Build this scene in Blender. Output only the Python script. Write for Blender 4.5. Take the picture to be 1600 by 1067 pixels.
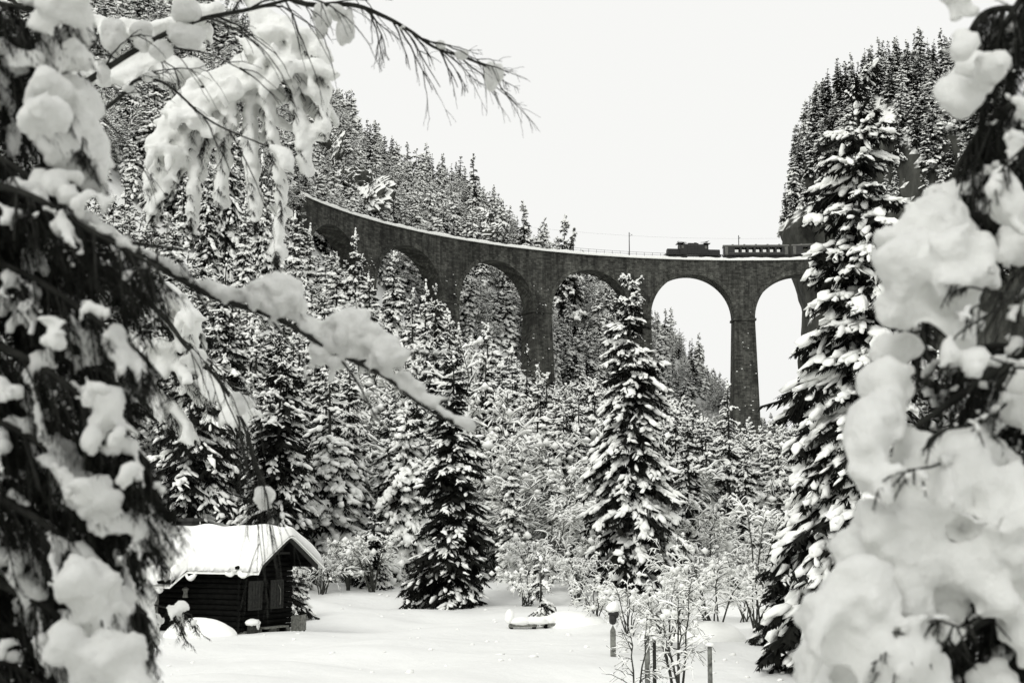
import bpy, math, random
import numpy as np
from mathutils import Vector, Matrix

# ------------------------------------------------------------------ clear
for o in list(bpy.data.objects): bpy.data.objects.remove(o)
SC = bpy.context.scene
COL = SC.collection
PI = math.pi

# ------------------------------------------------------------------ camera
FPX = 1600*50/36.0                     # focal length in photo pixels
CAMZ = 4.5
PITCH = math.atan(281.5/FPX)
cd = bpy.data.cameras.new('camera'); cam = bpy.data.objects.new('camera', cd); COL.objects.link(cam)
cd.lens = 50; cd.sensor_width = 36; cd.clip_start = 0.1; cd.clip_end = 6000
cam.location = (0, 0, CAMZ); cam.rotation_euler = (PI/2+PITCH, 0, 0)
cd.dof.use_dof = True; cd.dof.focus_distance = 140; cd.dof.aperture_fstop = 4.5
SC.camera = cam

# ------------------------------------------------------------------ sky (overcast, monochrome) and veiled sun
SUN_EL, SUN_AZ = math.radians(37), math.radians(215)     # azimuth measured from +Y towards +X: behind-left of the camera
w = bpy.data.worlds.new('World'); SC.world = w; w.use_nodes = True
nt = w.node_tree; nt.nodes.clear()
out = nt.nodes.new('ShaderNodeOutputWorld'); bg = nt.nodes.new('ShaderNodeBackground')
sky = nt.nodes.new('ShaderNodeTexSky'); sky.sky_type = 'NISHITA'; sky.sun_disc = False
sky.sun_elevation = SUN_EL; sky.sun_rotation = SUN_AZ; sky.dust_density = 6; sky.air_density = 2
bw = nt.nodes.new('ShaderNodeRGBToBW'); nt.links.new(sky.outputs[0], bw.inputs[0])
sc_ = nt.nodes.new('ShaderNodeMath'); sc_.operation = 'MULTIPLY'; sc_.inputs[1].default_value = 0.9
nt.links.new(bw.outputs[0], sc_.inputs[0])
mx = nt.nodes.new('ShaderNodeMix'); mx.data_type = 'RGBA'; mx.inputs[0].default_value = 0.93
mx.inputs[7].default_value = (9.8, 9.82, 9.62, 1)         # closed cloud cover
nt.links.new(sc_.outputs[0], mx.inputs[6])
nt.links.new(mx.outputs[2], bg.inputs[0]); bg.inputs[1].default_value = 0.1
nt.links.new(bg.outputs[0], out.inputs[0])
sd = bpy.data.lights.new('sun', 'SUN'); so = bpy.data.objects.new('sun', sd); COL.objects.link(so)
sd.energy = 1.45; sd.angle = math.radians(25); sd.color = (1, 0.995, 0.96)
so.location = (-60, -60, 120)
sv = Vector((math.sin(SUN_AZ)*math.cos(SUN_EL), math.cos(SUN_AZ)*math.cos(SUN_EL), math.sin(SUN_EL)))
so.rotation_euler = sv.to_track_quat('Z', 'Y').to_euler()
SC.view_settings.view_transform = 'Standard'; SC.view_settings.look = 'None'
SC.view_settings.exposure = 0; SC.view_settings.gamma = 1
SC.cycles.max_bounces = 6; SC.cycles.diffuse_bounces = 4; SC.cycles.transparent_max_bounces = 8

def at(px, py, d):
    """photo pixel + real distance ahead -> point of the place"""
    cx, cy = (px-800)/FPX, (533.5-py)/FPX
    v = np.array([cx, math.cos(PITCH)-cy*math.sin(PITCH), math.sin(PITCH)+cy*math.cos(PITCH)])
    return np.array([0, 0, CAMZ]) + v*(d/v[1])
def px_of(x, y, z):
    z = z-CAMZ; c, s = math.cos(PITCH), math.sin(PITCH)
    dep = y*c+z*s; up = -y*s+z*c
    return 800+FPX*x/dep, 533.5-FPX*up/dep

# ------------------------------------------------------------------ materials
def mat(name, col, rough=0.85, var=0.0, scale=5.0, bump=0.0, bscale=20.0, spec=0.2, detail=4, dist=0.02, metal=0.0):
    m = bpy.data.materials.new(name); m.use_nodes = True; n = m.node_tree.nodes; l = m.node_tree.links
    b = n['Principled BSDF']; b.inputs['Roughness'].default_value = rough
    b.inputs['Specular IOR Level'].default_value = spec; b.inputs['Metallic'].default_value = metal
    c = (*col, 1); b.inputs['Base Color'].default_value = c
    tc = n.new('ShaderNodeTexCoord')
    if var:
        t = n.new('ShaderNodeTexNoise'); t.inputs['Scale'].default_value = scale; t.inputs['Detail'].default_value = detail
        r = n.new('ShaderNodeValToRGB'); r.color_ramp.elements[0].position = .3; r.color_ramp.elements[1].position = .7
        r.color_ramp.elements[0].color = (*[v*(1-var) for v in col], 1)
        r.color_ramp.elements[1].color = (*[min(1, v*(1+var)) for v in col], 1)
        l.new(tc.outputs['Object'], t.inputs[0]); l.new(t.outputs[0], r.inputs[0]); l.new(r.outputs[0], b.inputs['Base Color'])
    if bump:
        t2 = n.new('ShaderNodeTexNoise'); t2.inputs['Scale'].default_value = bscale; t2.inputs['Detail'].default_value = 5
        bp = n.new('ShaderNodeBump'); bp.inputs['Strength'].default_value = bump; bp.inputs['Distance'].default_value = dist
        l.new(tc.outputs['Object'], t2.inputs[0]); l.new(t2.outputs[0], bp.inputs['Height']); l.new(bp.outputs[0], b.inputs['Normal'])
    return m
M = {}
M['snow'] = mat('snow', (.90, .905, .875), .75, .04, 1.2, .5, 9, .25, dist=.03)
M['near_snow'] = mat('near_snow', (.78, .785, .76), .7, .05, 6, .6, 38, .25, dist=.014)
M['far_snow'] = mat('far_snow', (.90, .905, .875), .8)
M['ground'] = mat('ground_snow', (.79, .795, .775), .7, .04, .35, .8, 1.1, .25, dist=.12)
M['needle'] = mat('spruce_needles', (.0085, .0088, .0072), .8, .5, 2.5, spec=.12)
M['near_needle'] = mat('spruce_needles_near', (.009, .0095, .0075), .8, .5, 25, spec=.12)
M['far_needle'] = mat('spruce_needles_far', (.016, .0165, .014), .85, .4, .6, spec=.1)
M['bark'] = mat('bark', (.03, .0305, .027), .9, .5, 14, .6, 30, .15)
M['twig'] = mat('twig_bark', (.045, .046, .04), .85, .5, 10, spec=.15)
M['palebark'] = mat('pale_bark', (.16, .163, .15), .85, .7, 9, .5, 30, .15)
M['stone'] = mat('masonry', (.1, .1, .09), .9)
M['timber'] = mat('dark_timber', (.005, .0051, .0046), .9, .5, 6, .4, 25, .04)
M['shutter'] = mat('shutter_timber', (.022, .0224, .02), .75, .5, 12, .4, 30, .2)
M['greywood'] = mat('weathered_wood', (.17, .172, .155), .85, .5, 10, .5, 30, .2)
M['iron'] = mat('iron', (.03, .03, .028), .6, .3, 8)
M['loco'] = mat('loco_paint', (.012, .012, .011), .5, .4, 1.5, spec=.4)
M['coach'] = mat('coach_paint', (.016, .016, .0145), .45, .4, 1.2, spec=.4)
M['trim'] = mat('coach_trim', (.12, .12, .11), .6, .3, 2)
M['glass'] = None
g = bpy.data.materials.new('window_glass'); g.use_nodes = True
gb = g.node_tree.nodes['Principled BSDF']; gb.inputs['Transmission Weight'].default_value = 1
gb.inputs['Roughness'].default_value = .02; gb.inputs['IOR'].default_value = 1.05
gb.inputs['Base Color'].default_value = (.9, .9, .88, 1); M['glass'] = g

def stone_mat(name, base, mortar, sc=1.0):
    m = bpy.data.materials.new(name); m.use_nodes = True; n = m.node_tree.nodes; l = m.node_tree.links
    b = n['Principled BSDF']; b.inputs['Roughness'].default_value = .9; b.inputs['Specular IOR Level'].default_value = .15
    uv = n.new('ShaderNodeUVMap'); uv.uv_map = 'UVMap'
    nz = n.new('ShaderNodeTexNoise'); nz.inputs['Scale'].default_value = .9; nz.inputs['Detail'].default_value = 6
    mxv = n.new('ShaderNodeMix'); mxv.data_type = 'VECTOR'; mxv.inputs[0].default_value = .25
    l.new(uv.outputs[0], mxv.inputs[4]); l.new(uv.outputs[0], nz.inputs[0])
    ad = n.new('ShaderNodeVectorMath'); ad.operation = 'ADD'
    l.new(uv.outputs[0], ad.inputs[0]); l.new(nz.outputs[1], ad.inputs[1]); l.new(ad.outputs[0], mxv.inputs[5])
    br = n.new('ShaderNodeTexBrick'); br.inputs['Scale'].default_value = sc
    br.inputs['Brick Width'].default_value = .85; br.inputs['Row Height'].default_value = .42; br.inputs['Mortar Size'].default_value = .025
    br.inputs['Color1'].default_value = (*[v*.55 for v in base], 1); br.inputs['Color2'].default_value = (*[v*1.35 for v in base], 1)
    br.inputs['Mortar'].default_value = (*mortar, 1); br.inputs['Bias'].default_value = -.1
    l.new(mxv.outputs[1], br.inputs[0])
    n2 = n.new('ShaderNodeTexNoise'); n2.inputs['Scale'].default_value = .16; n2.inputs['Detail'].default_value = 8; n2.inputs['Roughness'].default_value = .7
    l.new(uv.outputs[0], n2.inputs[0])
    r2 = n.new('ShaderNodeValToRGB'); r2.color_ramp.elements[0].position = .32; r2.color_ramp.elements[1].position = .68
    r2.color_ramp.elements[0].color = (.45, .45, .45, 1); r2.color_ramp.elements[1].color = (1.35, 1.35, 1.35, 1)
    l.new(n2.outputs[0], r2.inputs[0])
    mm = n.new('ShaderNodeMix'); mm.data_type = 'RGBA'; mm.blend_type = 'MULTIPLY'; mm.inputs[0].default_value = 1
    l.new(br.outputs[0], mm.inputs[6]); l.new(r2.outputs[0], mm.inputs[7])
    mp = n.new('ShaderNodeMapping'); mp.inputs['Scale'].default_value = (.8, .07, 1); l.new(uv.outputs[0], mp.inputs[0])
    n4 = n.new('ShaderNodeTexNoise'); n4.inputs['Scale'].default_value = 1.0; n4.inputs['Detail'].default_value = 7; n4.inputs['Roughness'].default_value = .7; l.new(mp.outputs[0], n4.inputs[0])
    r4 = n.new('ShaderNodeValToRGB'); r4.color_ramp.elements[0].position = .38; r4.color_ramp.elements[1].position = .62
    r4.color_ramp.elements[0].color = (.5, .5, .5, 1); r4.color_ramp.elements[1].color = (1.4, 1.4, 1.4, 1); l.new(n4.outputs[0], r4.inputs[0])
    m4 = n.new('ShaderNodeMix'); m4.data_type = 'RGBA'; m4.blend_type = 'MULTIPLY'; m4.inputs[0].default_value = 1
    l.new(mm.outputs[2], m4.inputs[6]); l.new(r4.outputs[0], m4.inputs[7]); l.new(m4.outputs[2], b.inputs['Base Color'])
    bp = n.new('ShaderNodeBump'); bp.inputs['Strength'].default_value = .8; bp.inputs['Distance'].default_value = .08
    n3 = n.new('ShaderNodeTexNoise'); n3.inputs['Scale'].default_value = 3; n3.inputs['Detail'].default_value = 6
    l.new(uv.outputs[0], n3.inputs[0]); l.new(n3.outputs[0], bp.inputs['Height']); l.new(bp.outputs[0], b.inputs['Normal'])
    return m
M['wallstone'] = stone_mat('viaduct_stone', (.068, .0685, .061), (.03, .03, .027))
M['ringstone'] = stone_mat('arch_stone', (.082, .083, .074), (.035, .035, .03), 1.3)

def rock_mat(name, rock, thr0, thr1, sc):
    """bare rock where steep, lying snow where flat enough to hold it"""
    m = bpy.data.materials.new(name); m.use_nodes = True; n = m.node_tree.nodes; l = m.node_tree.links
    b = n['Principled BSDF']; b.inputs['Roughness'].default_value = .9; b.inputs['Specular IOR Level'].default_value = .15
    tc = n.new('ShaderNodeTexCoord'); mp = n.new('ShaderNodeMapping'); mp.inputs['Scale'].default_value = (1, 1, .28)
    l.new(tc.outputs['Object'], mp.inputs[0])
    nz = n.new('ShaderNodeTexNoise'); nz.inputs['Scale'].default_value = sc; nz.inputs['Detail'].default_value = 9; nz.inputs['Roughness'].default_value = .65
    l.new(mp.outputs[0], nz.inputs[0])
    r = n.new('ShaderNodeValToRGB'); r.color_ramp.elements[0].position = .34; r.color_ramp.elements[1].position = .66
    r.color_ramp.elements[0].color = (*[v*.35 for v in rock], 1); r.color_ramp.elements[1].color = (*[v*1.6 for v in rock], 1)
    l.new(nz.outputs[0], r.inputs[0])
    ge = n.new('ShaderNodeNewGeometry'); sp = n.new('ShaderNodeSeparateXYZ'); l.new(ge.outputs['Normal'], sp.inputs[0])
    n2 = n.new('ShaderNodeTexNoise'); n2.inputs['Scale'].default_value = sc*1.7; n2.inputs['Detail'].default_value = 7; l.new(tc.outputs['Object'], n2.inputs[0])
    ma = n.new('ShaderNodeMath'); ma.operation = 'MULTIPLY_ADD'; ma.inputs[1].default_value = .5
    l.new(n2.outputs[0], ma.inputs[0]); l.new(sp.outputs[2], ma.inputs[2])
    mr = n.new('ShaderNodeMapRange'); mr.inputs[1].default_value = thr0; mr.inputs[2].default_value = thr1; l.new(ma.outputs[0], mr.inputs[0])
    mm = n.new('ShaderNodeMix'); mm.data_type = 'RGBA'; mm.inputs[7].default_value = (.9, .905, .875, 1)
    l.new(mr.outputs[0], mm.inputs[0]); l.new(r.outputs[0], mm.inputs[6]); l.new(mm.outputs[2], b.inputs['Base Color'])
    bp = n.new('ShaderNodeBump'); bp.inputs['Strength'].default_value = 1; bp.inputs['Distance'].default_value = .6
    l.new(nz.outputs[0], bp.inputs['Height']); l.new(bp.outputs[0], b.inputs['Normal'])
    return m
M['rock'] = rock_mat('cliff_rock', (.06, .061, .054), .62, .74, .22)
M['outcrop'] = rock_mat('outcrop_rock', (.06, .061, .054), .58, .68, .5)

# ------------------------------------------------------------------ mesh helpers
def nrm(v): return v/np.maximum(np.linalg.norm(v, axis=-1, keepdims=True), 1e-9)
class MB:
    def __init__(s): s.V = []; s.T = []; s.Q = []; s.TM = []; s.QM = []; s.n = 0
    def add(s, V, F, m=0):
        V = np.asarray(V, float).reshape(-1, 3); F = np.asarray(F, int)
        if len(F) == 0: return s
        (s.T if F.shape[1] == 3 else s.Q).append(F+s.n)
        (s.TM if F.shape[1] == 3 else s.QM).append(np.full(len(F), m, int))
        s.V.append(V); s.n += len(V); return s
    def add2(s, V, T, Q, m=0):
        V = np.asarray(V, float).reshape(-1, 3)
        if len(T): s.T.append(np.asarray(T, int)+s.n); s.TM.append(np.full(len(T), m, int))
        if len(Q): s.Q.append(np.asarray(Q, int)+s.n); s.QM.append(np.full(len(Q), m, int))
        s.V.append(V); s.n += len(V); return s
    def box(s, c, h, R=None, m=0):
        c = np.asarray(c, float); h = np.asarray(h, float)
        V = np.array([[x, y, z] for x in (-1, 1) for y in (-1, 1) for z in (-1, 1)], float)*h
        if R is not None: V = V@np.asarray(R).T
        return s.add(V+c, [[0, 1, 3, 2], [4, 6, 7, 5], [0, 4, 5, 1], [2, 3, 7, 6], [0, 2, 6, 4], [1, 5, 7, 3]], m)
    def tube(s, P, r, k=6, m=0, cap=True):
        P = np.asarray(P, float); n = len(P); r = np.broadcast_to(np.asarray(r, float), (n,))
        d = nrm(np.gradient(P, axis=0)); ref = np.array([0, 0, 1.]) if abs(d[:, 2].mean()) < .8 else np.array([1., 0, 0])
        a = nrm(np.cross(d, ref)); b = np.cross(d, a)
        th = np.arange(k)*2*PI/k
        V = P[:, None]+r[:, None, None]*(a[:, None]*np.cos(th)[None, :, None]+b[:, None]*np.sin(th)[None, :, None])
        i = np.arange(n-1)[:, None]*k; j = np.arange(k)[None]; j2 = (j+1) % k
        Q = np.stack([i+j, i+j2, i+k+j2, i+k+j], -1).reshape(-1, 4)
        s.add(V.reshape(-1, 3), Q, m)
        if cap and k >= 3:
            b0 = s.n-n*k
            for e, fl in ((b0, True), (b0+(n-1)*k, False)):
                idx = np.arange(k)
                T = np.stack([np.full(k-2, 0), idx[1:-1], idx[2:]], 1)+e
                s.T.append(T[:, ::-1] if not fl else T); s.TM.append(np.full(len(T), m, int))
        return s
    def mesh(s, name, mats, smooth=False):
        me = bpy.data.meshes.new(name)
        V = np.concatenate(s.V) if s.V else np.zeros((0, 3))
        T = np.concatenate(s.T) if s.T else np.zeros((0, 3), int); Q = np.concatenate(s.Q) if s.Q else np.zeros((0, 4), int)
        me.vertices.add(len(V)); me.vertices.foreach_set('co', V.astype('f').ravel())
        loops = np.concatenate([T.ravel(), Q.ravel()]); me.loops.add(len(loops)); me.loops.foreach_set('vertex_index', loops.astype('i'))
        npoly = len(T)+len(Q); me.polygons.add(npoly)
        st = np.concatenate([np.arange(len(T))*3, len(T)*3+np.arange(len(Q))*4])
        me.polygons.foreach_set('loop_start', st.astype('i'))
        mi = np.concatenate(s.TM+s.QM) if npoly else np.zeros(0, int)
        me.polygons.foreach_set('material_index', mi.astype('i'))
        sm = np.zeros(npoly, bool)
        if smooth is True: sm[:] = True
        elif smooth: sm = np.isin(mi, list(smooth))
        me.polygons.foreach_set('use_smooth', sm)
        for x in (mats if isinstance(mats, (list, tuple)) else [mats]): me.materials.append(x)
        me.update(calc_edges=True); me.validate()
        return me
    def build(s, name, mats, parent=None, smooth=False):
        return link(name, s.mesh(name, mats, smooth), parent)
def link(name, data, parent=None):
    o = bpy.data.objects.new(name, data); COL.objects.link(o)
    if parent is not None: o.parent = parent
    return o
def tag(o, label=None, cat=None, group=None, kind=None):
    if label: o['label'] = label
    if cat: o['category'] = cat
    if group: o['group'] = group
    if kind: o['kind'] = kind
    return o
def empty(name, loc=(0, 0, 0), rz=0):
    o = link(name, None); o.location = loc; o.rotation_euler = (0, 0, rz); o.empty_display_size = .2; return o

def ico(n):
    t = (1+5**.5)/2
    V = [(-1, t, 0), (1, t, 0), (-1, -t, 0), (1, -t, 0), (0, -1, t), (0, 1, t), (0, -1, -t), (0, 1, -t), (t, 0, -1), (t, 0, 1), (-t, 0, -1), (-t, 0, 1)]
    F = [(0, 11, 5), (0, 5, 1), (0, 1, 7), (0, 7, 10), (0, 10, 11), (1, 5, 9), (5, 11, 4), (11, 10, 2), (10, 7, 6), (7, 1, 8), (3, 9, 4), (3, 4, 2), (3, 2, 6), (3, 6, 8), (3, 8, 9), (4, 9, 5), (2, 4, 11), (6, 2, 10), (8, 6, 7), (9, 8, 1)]
    V = [np.array(v)/np.linalg.norm(v) for v in V]
    for _ in range(n):
        c = {}; NF = []
        def mid(a, b):
            k = (min(a, b), max(a, b))
            if k not in c:
                v = V[a]+V[b]; V.append(v/np.linalg.norm(v)); c[k] = len(V)-1
            return c[k]
        for a, b, d in F:
            x, y, z = mid(a, b), mid(b, d), mid(d, a); NF += [(a, x, z), (b, y, x), (d, z, y), (x, y, z)]
        F = NF
    return np.array(V), np.array(F)
ICO = [ico(0), ico(1), ico(2)]
_g = np.array([[x, y, z] for x in (-1, 0, 1) for y in (-1, 0, 1) for z in (-1, 0, 1) if (x, y, z) != (0, 0, 0)], float)
_ix = {tuple(v): i for i, v in enumerate(_g.astype(int))}; _f = []
for ax in range(3):
    for sg in (-1, 1):
        for u0 in (-1, 0):
            for v0 in (-1, 0):
                q = []
                for du, dv in ((0, 0), (1, 0), (1, 1), (0, 1)):
                    p = [0, 0, 0]; p[ax] = sg; p[(ax+1) % 3] = u0+du; p[(ax+2) % 3] = v0+dv; q.append(_ix[tuple(p)])
                if sg < 0: q = q[::-1]
                _f += [(q[0], q[1], q[2]), (q[0], q[2], q[3])]
ICO.append((nrm(_g), np.array(_f))); ICO.append((np.array([[1, 0, 0], [-1, 0, 0], [0, 1, 0], [0, -1, 0], [0, 0, 1], [0, 0, -1]], float), np.array([[0, 2, 4], [2, 1, 4], [1, 3, 4], [3, 0, 4], [2, 0, 5], [1, 2, 5], [3, 1, 5], [0, 3, 5]])))                        # lod 3: 48 triangles
def blobs(mb, C, D, S, rng, lod=1, jit=.2, flat=.5, m=0):
    """lumps of snow: centres C, long axis D, half sizes S (along, across, up)"""
    if len(C) == 0: return
    tv, tf = ICO[lod]; C = np.asarray(C, float); S = np.asarray(S, float)
    D = nrm(np.asarray(D, float)); up = np.array([0, 0, 1.])
    sd_ = np.cross(D, up); bad = np.linalg.norm(sd_, axis=1) < .05; sd_[bad] = (1, 0, 0); sd_ = nrm(sd_); u = np.cross(sd_, D)
    L = np.repeat(tv[None], len(C), 0).copy()
    L *= 1+jit*rng.standard_normal((len(C), len(tv), 1))
    L[..., 2] = np.where(L[..., 2] < 0, L[..., 2]*flat, L[..., 2])
    V = C[:, None]+D[:, None]*(L[..., 0:1]*S[:, None, 0:1])+sd_[:, None]*(L[..., 1:2]*S[:, None, 1:2])+u[:, None]*(L[..., 2:3]*S[:, None, 2:3])
    F = tf[None]+(np.arange(len(C))*len(tv))[:, None, None]
    mb.add(V.reshape(-1, 3), F.reshape(-1, 3), m)
def teeth(mb, P0, P1, W, rng, n=8, m=0, hang=.5, w0=.5):
    """a twig as a fringe of needle tufts: little triangles along P0->P1"""
    P0 = np.asarray(P0, float); P1 = np.asarray(P1, float); k = len(P0)
    if k == 0: return
    d = P1-P0; ln = np.linalg.norm(d, axis=1, keepdims=True); dn = d/np.maximum(ln, 1e-6)
    s = nrm(np.cross(dn, np.array([0, 0, 1.]))+1e-4)
    v = (np.arange(n)[None]+rng.random((k, n)))/n
    roll = rng.uniform(-1, 1, (k, n, 1))
    sg = np.where(np.arange(n) % 2 == 0, 1, -1)[None, :, None]
    a = P0[:, None]+d[:, None]*v[..., None]
    off = sg*s[:, None]*(1-.5*np.abs(roll))-np.array([0, 0, 1.])*hang*(np.abs(roll)+.3)
    fw = dn[:, None]*rng.uniform(.5, 1.2, (k, n, 1))
    Wd = np.asarray(W)[:, None, None]*rng.uniform(.6, 1.3, (k, n, 1))*(1.15-.5*v[..., None])
    tip = a+(off+fw)*Wd
    half = dn[:, None]*Wd*w0
    V = np.stack([a-half, a+half, tip], 2).reshape(-1, 3)
    mb.add(V, np.arange(len(V)).reshape(-1, 3), m)

# ------------------------------------------------------------------ terrain
CTRL = []
def row(y, *p): CTRL.extend([(x, y, z) for x, z in p])
row(-900, (-900, 120), (0, 20), (900, 60)); row(-200, (-300, 60), (-60, 8), (0, 4), (60, 5), (300, 30))
row(-25, (-40, 6), (0, 3.2), (40, 3.4)); row(0, (-10, 3.1), (-3, 2.9), (0, 2.85), (3, 2.9), (10, 2.9))
row(8, (-6, 2.6), (0, 2.4), (6, 2.4)); row(20, (-30, 2.5), (-12, 1), (0, .6), (12, .7), (30, 1.5))
row(35, (-40, 4), (-20, .4), (0, 0), (20, 0), (40, 1.5)); row(60, (-60, 12), (-30, 1.6), (-14, 0), (0, 0), (20, .1), (45, 1.5), (90, 12))
row(80, (-45, 6), (-20, .8), (0, .2), (20, .4), (50, 2.5)); row(100, (-80, 30), (-45, 10), (-22, 3), (0, 1.4), (25, 1.4), (60, 5))
row(150, (-200, 120), (-90, 48), (-50, 25), (-25, 13), (0, 6), (25, 4.5), (50, 4.5), (90, 18), (200, 60))
row(220, (-120, 90), (-70, 57), (-40, 35), (-15, 20), (10, 10), (35, 6), (65, 6), (110, 22))
row(262, (-120, 108), (-70, 78), (-52, 70), (-46, 67.5), (-43, 64), (-37, 50), (-20, 33), (5, 18), (30, 9), (60, 9), (110, 28))
row(300, (-60, 90), (-36, 64), (-18, 44), (10, 25))
row(325, (-120, 135), (-60, 104), (-30, 72), (-5, 50), (20, 32), (40, 17), (54, 12), (70, 12), (110, 36))
row(362, (-150, 165), (-83, 134), (-44, 104), (-32, 89), (-10, 81), (2.4, 69), (20, 62), (37, 57), (52, 39), (61.5, 25), (80, 14), (115, 30))
row(430, (-150, 150), (-44, 92), (0, 64), (30, 40), (60, 16), (100, 14), (200, 60))
row(620, (-400, 160), (-100, 70), (0, 24), (100, 10), (300, 60)); row(1300, (-900, 90), (0, 5), (900, 60)); row(2600, (-1500, 30), (0, 0), (1500, 30))
CT = np.array(CTRL, float); MQ = 10.0
_A = np.sqrt(((CT[:, None, :2]-CT[None, :, :2])**2).sum(-1)+MQ**2)
_n = len(CT); _P = np.concatenate([np.ones((_n, 1)), CT[:, :2]/1000], 1)
_K = np.block([[_A, _P], [_P.T, np.zeros((3, 3))]])
_W = np.linalg.solve(_K, np.concatenate([CT[:, 2], np.zeros(3)]))
_rg = np.random.default_rng(5)
_fr = [(_rg.uniform(0, 2*PI), _rg.uniform(0, 2*PI), f) for f in np.geomspace(.04, 1.6, 26)]
def zf(x, y):
    x = np.asarray(x, float); y = np.asarray(y, float); sh = np.broadcast(x, y).shape
    X = np.broadcast_to(x, sh).ravel(); Y = np.broadcast_to(y, sh).ravel(); Z = np.zeros(X.size)
    for i in range(0, X.size, 20000):
        xs, ys = X[i:i+20000], Y[i:i+20000]
        k = np.sqrt((xs[:, None]-CT[None, :, 0])**2+(ys[:, None]-CT[None, :, 1])**2+MQ**2)
        z = k@_W[:_n]+_W[_n]+_W[_n+1]*xs/1000+_W[_n+2]*ys/1000
        amp = np.clip((ys-95)/150, 0, 1)*2.2+.17
        nz = np.zeros(len(xs))
        for a, p, f in _fr: nz += np.sin((xs*math.cos(a)+ys*math.sin(a))*f+p)*(.04/f)**.62*.5
        near = np.clip((np.abs(ys-60)-70)/40, 0, 1)
        nz2 = np.zeros(len(xs))
        for a, p, f in _fr[9:]: nz2 += np.sin((xs*math.cos(a+1)+ys*math.sin(a+1))*f+p*2)*.05
        Z[i:i+20000] = z+nz*amp+nz2*(1-near)*.95
    Z = Z.reshape(sh)
    return Z if sh else float(Z)
def grow(a, b, s0, g_):
    o = [a]; s = s0
    while o[-1] < b: o.append(o[-1]+s); s *= g_
    return np.array(o)
xs = np.concatenate([-grow(60, 2600, 2, 1.12)[::-1], np.arange(-59.2, 60, .8), grow(60, 2600, 2, 1.12)])
ys = np.concatenate([-grow(0, 900, 2, 1.2)[::-1][:-1], np.arange(0, 20, 1), np.arange(20, 110, .6), np.arange(110, 450, 2.8), grow(450, 3200, 4, 1.12)])
GX, GY = np.meshgrid(xs, ys); GZ = zf(GX, GY)
nx, ny = len(xs), len(ys)
ii = (np.arange(ny-1)[:, None]*nx+np.arange(nx-1)[None]).ravel()
mb = MB(); mb.add(np.stack([GX, GY, GZ], -1).reshape(-1, 3), np.stack([ii, ii+1, ii+nx+1, ii+nx], 1))
tag(mb.build('ground', M['ground'], smooth=True), kind='structure')
def ground_pt(px, d):
    x = (px-800)/FPX*d*1.0
    x = at(px, 900, d)[0]
    return np.array([x, d, zf(x, d)])

# ------------------------------------------------------------------ viaduct
VC = np.array([53.6, 226.4]); VR = 100.0; HW = 2.35
ZD = at(1090, 409, 325)[2]                  # deck level
def vp(phi, r, z):                          # phi in degrees
    a = np.radians(phi); return np.stack([VC[0]+r*np.cos(a), VC[1]+r*np.sin(a), np.broadcast_to(z, np.shape(a))+0*a], -1)
S2D = 180/PI/VR
PH = [90+k*25.0*S2D for k in range(-1, 6)]   # pier axes from the cliff abutment to the left bank
RA = 10.1; ZC = ZD-3.3; ZS = ZC-RA           # intrados radius, crown, springing
via = empty('railway_viaduct', (VC[0], VC[1], 0)); tag(via, 'tall dark stone railway viaduct curving on round arches across the valley', 'viaduct')
def via_build(mb, name, m, parent=via, smooth=False, uv=None):
    mb.V = [v-np.array([VC[0], VC[1], 0]) for v in mb.V]
    o = mb.build(name, m, parent, smooth)
    me = o.data; co = np.zeros(len(me.vertices)*3, 'f'); me.vertices.foreach_get('co', co); co = co.reshape(-1, 3)
    li = np.zeros(len(me.loops), 'i'); me.loops.foreach_get('vertex_index', li)
    ang = np.arctan2(co[:, 1], co[:, 0]); rad = np.hypot(co[:, 0], co[:, 1])
    u = -ang*VR+(rad-VR)*.7
    l = me.uv_layers.new(name='UVMap'); l.data.foreach_set('uv', np.stack([u[li], co[li, 2]+(rad[li]-VR)*.35], 1).astype('f').ravel())
    return o
ri, ro = VR-HW, VR+HW
def strip(mb, A, B, m=0):
    A = np.asarray(A); B = np.asarray(B); n = len(A); i = np.arange(n-1)
    mb.add(np.concatenate([A, B]), np.stack([i, i+1, n+i+1, n+i], 1), m)
def quadgrid(mb, f, us, vs, m=0):
    P = np.stack([f(u, vs) for u in us]); nu, nv = len(us), len(vs)
    k = (np.arange(nu-1)[:, None]*nv+np.arange(nv-1)[None]).ravel()
    mb.add(P.reshape(-1, 3), np.stack([k, k+1, k+nv+1, k+nv], 1), m)
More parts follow.
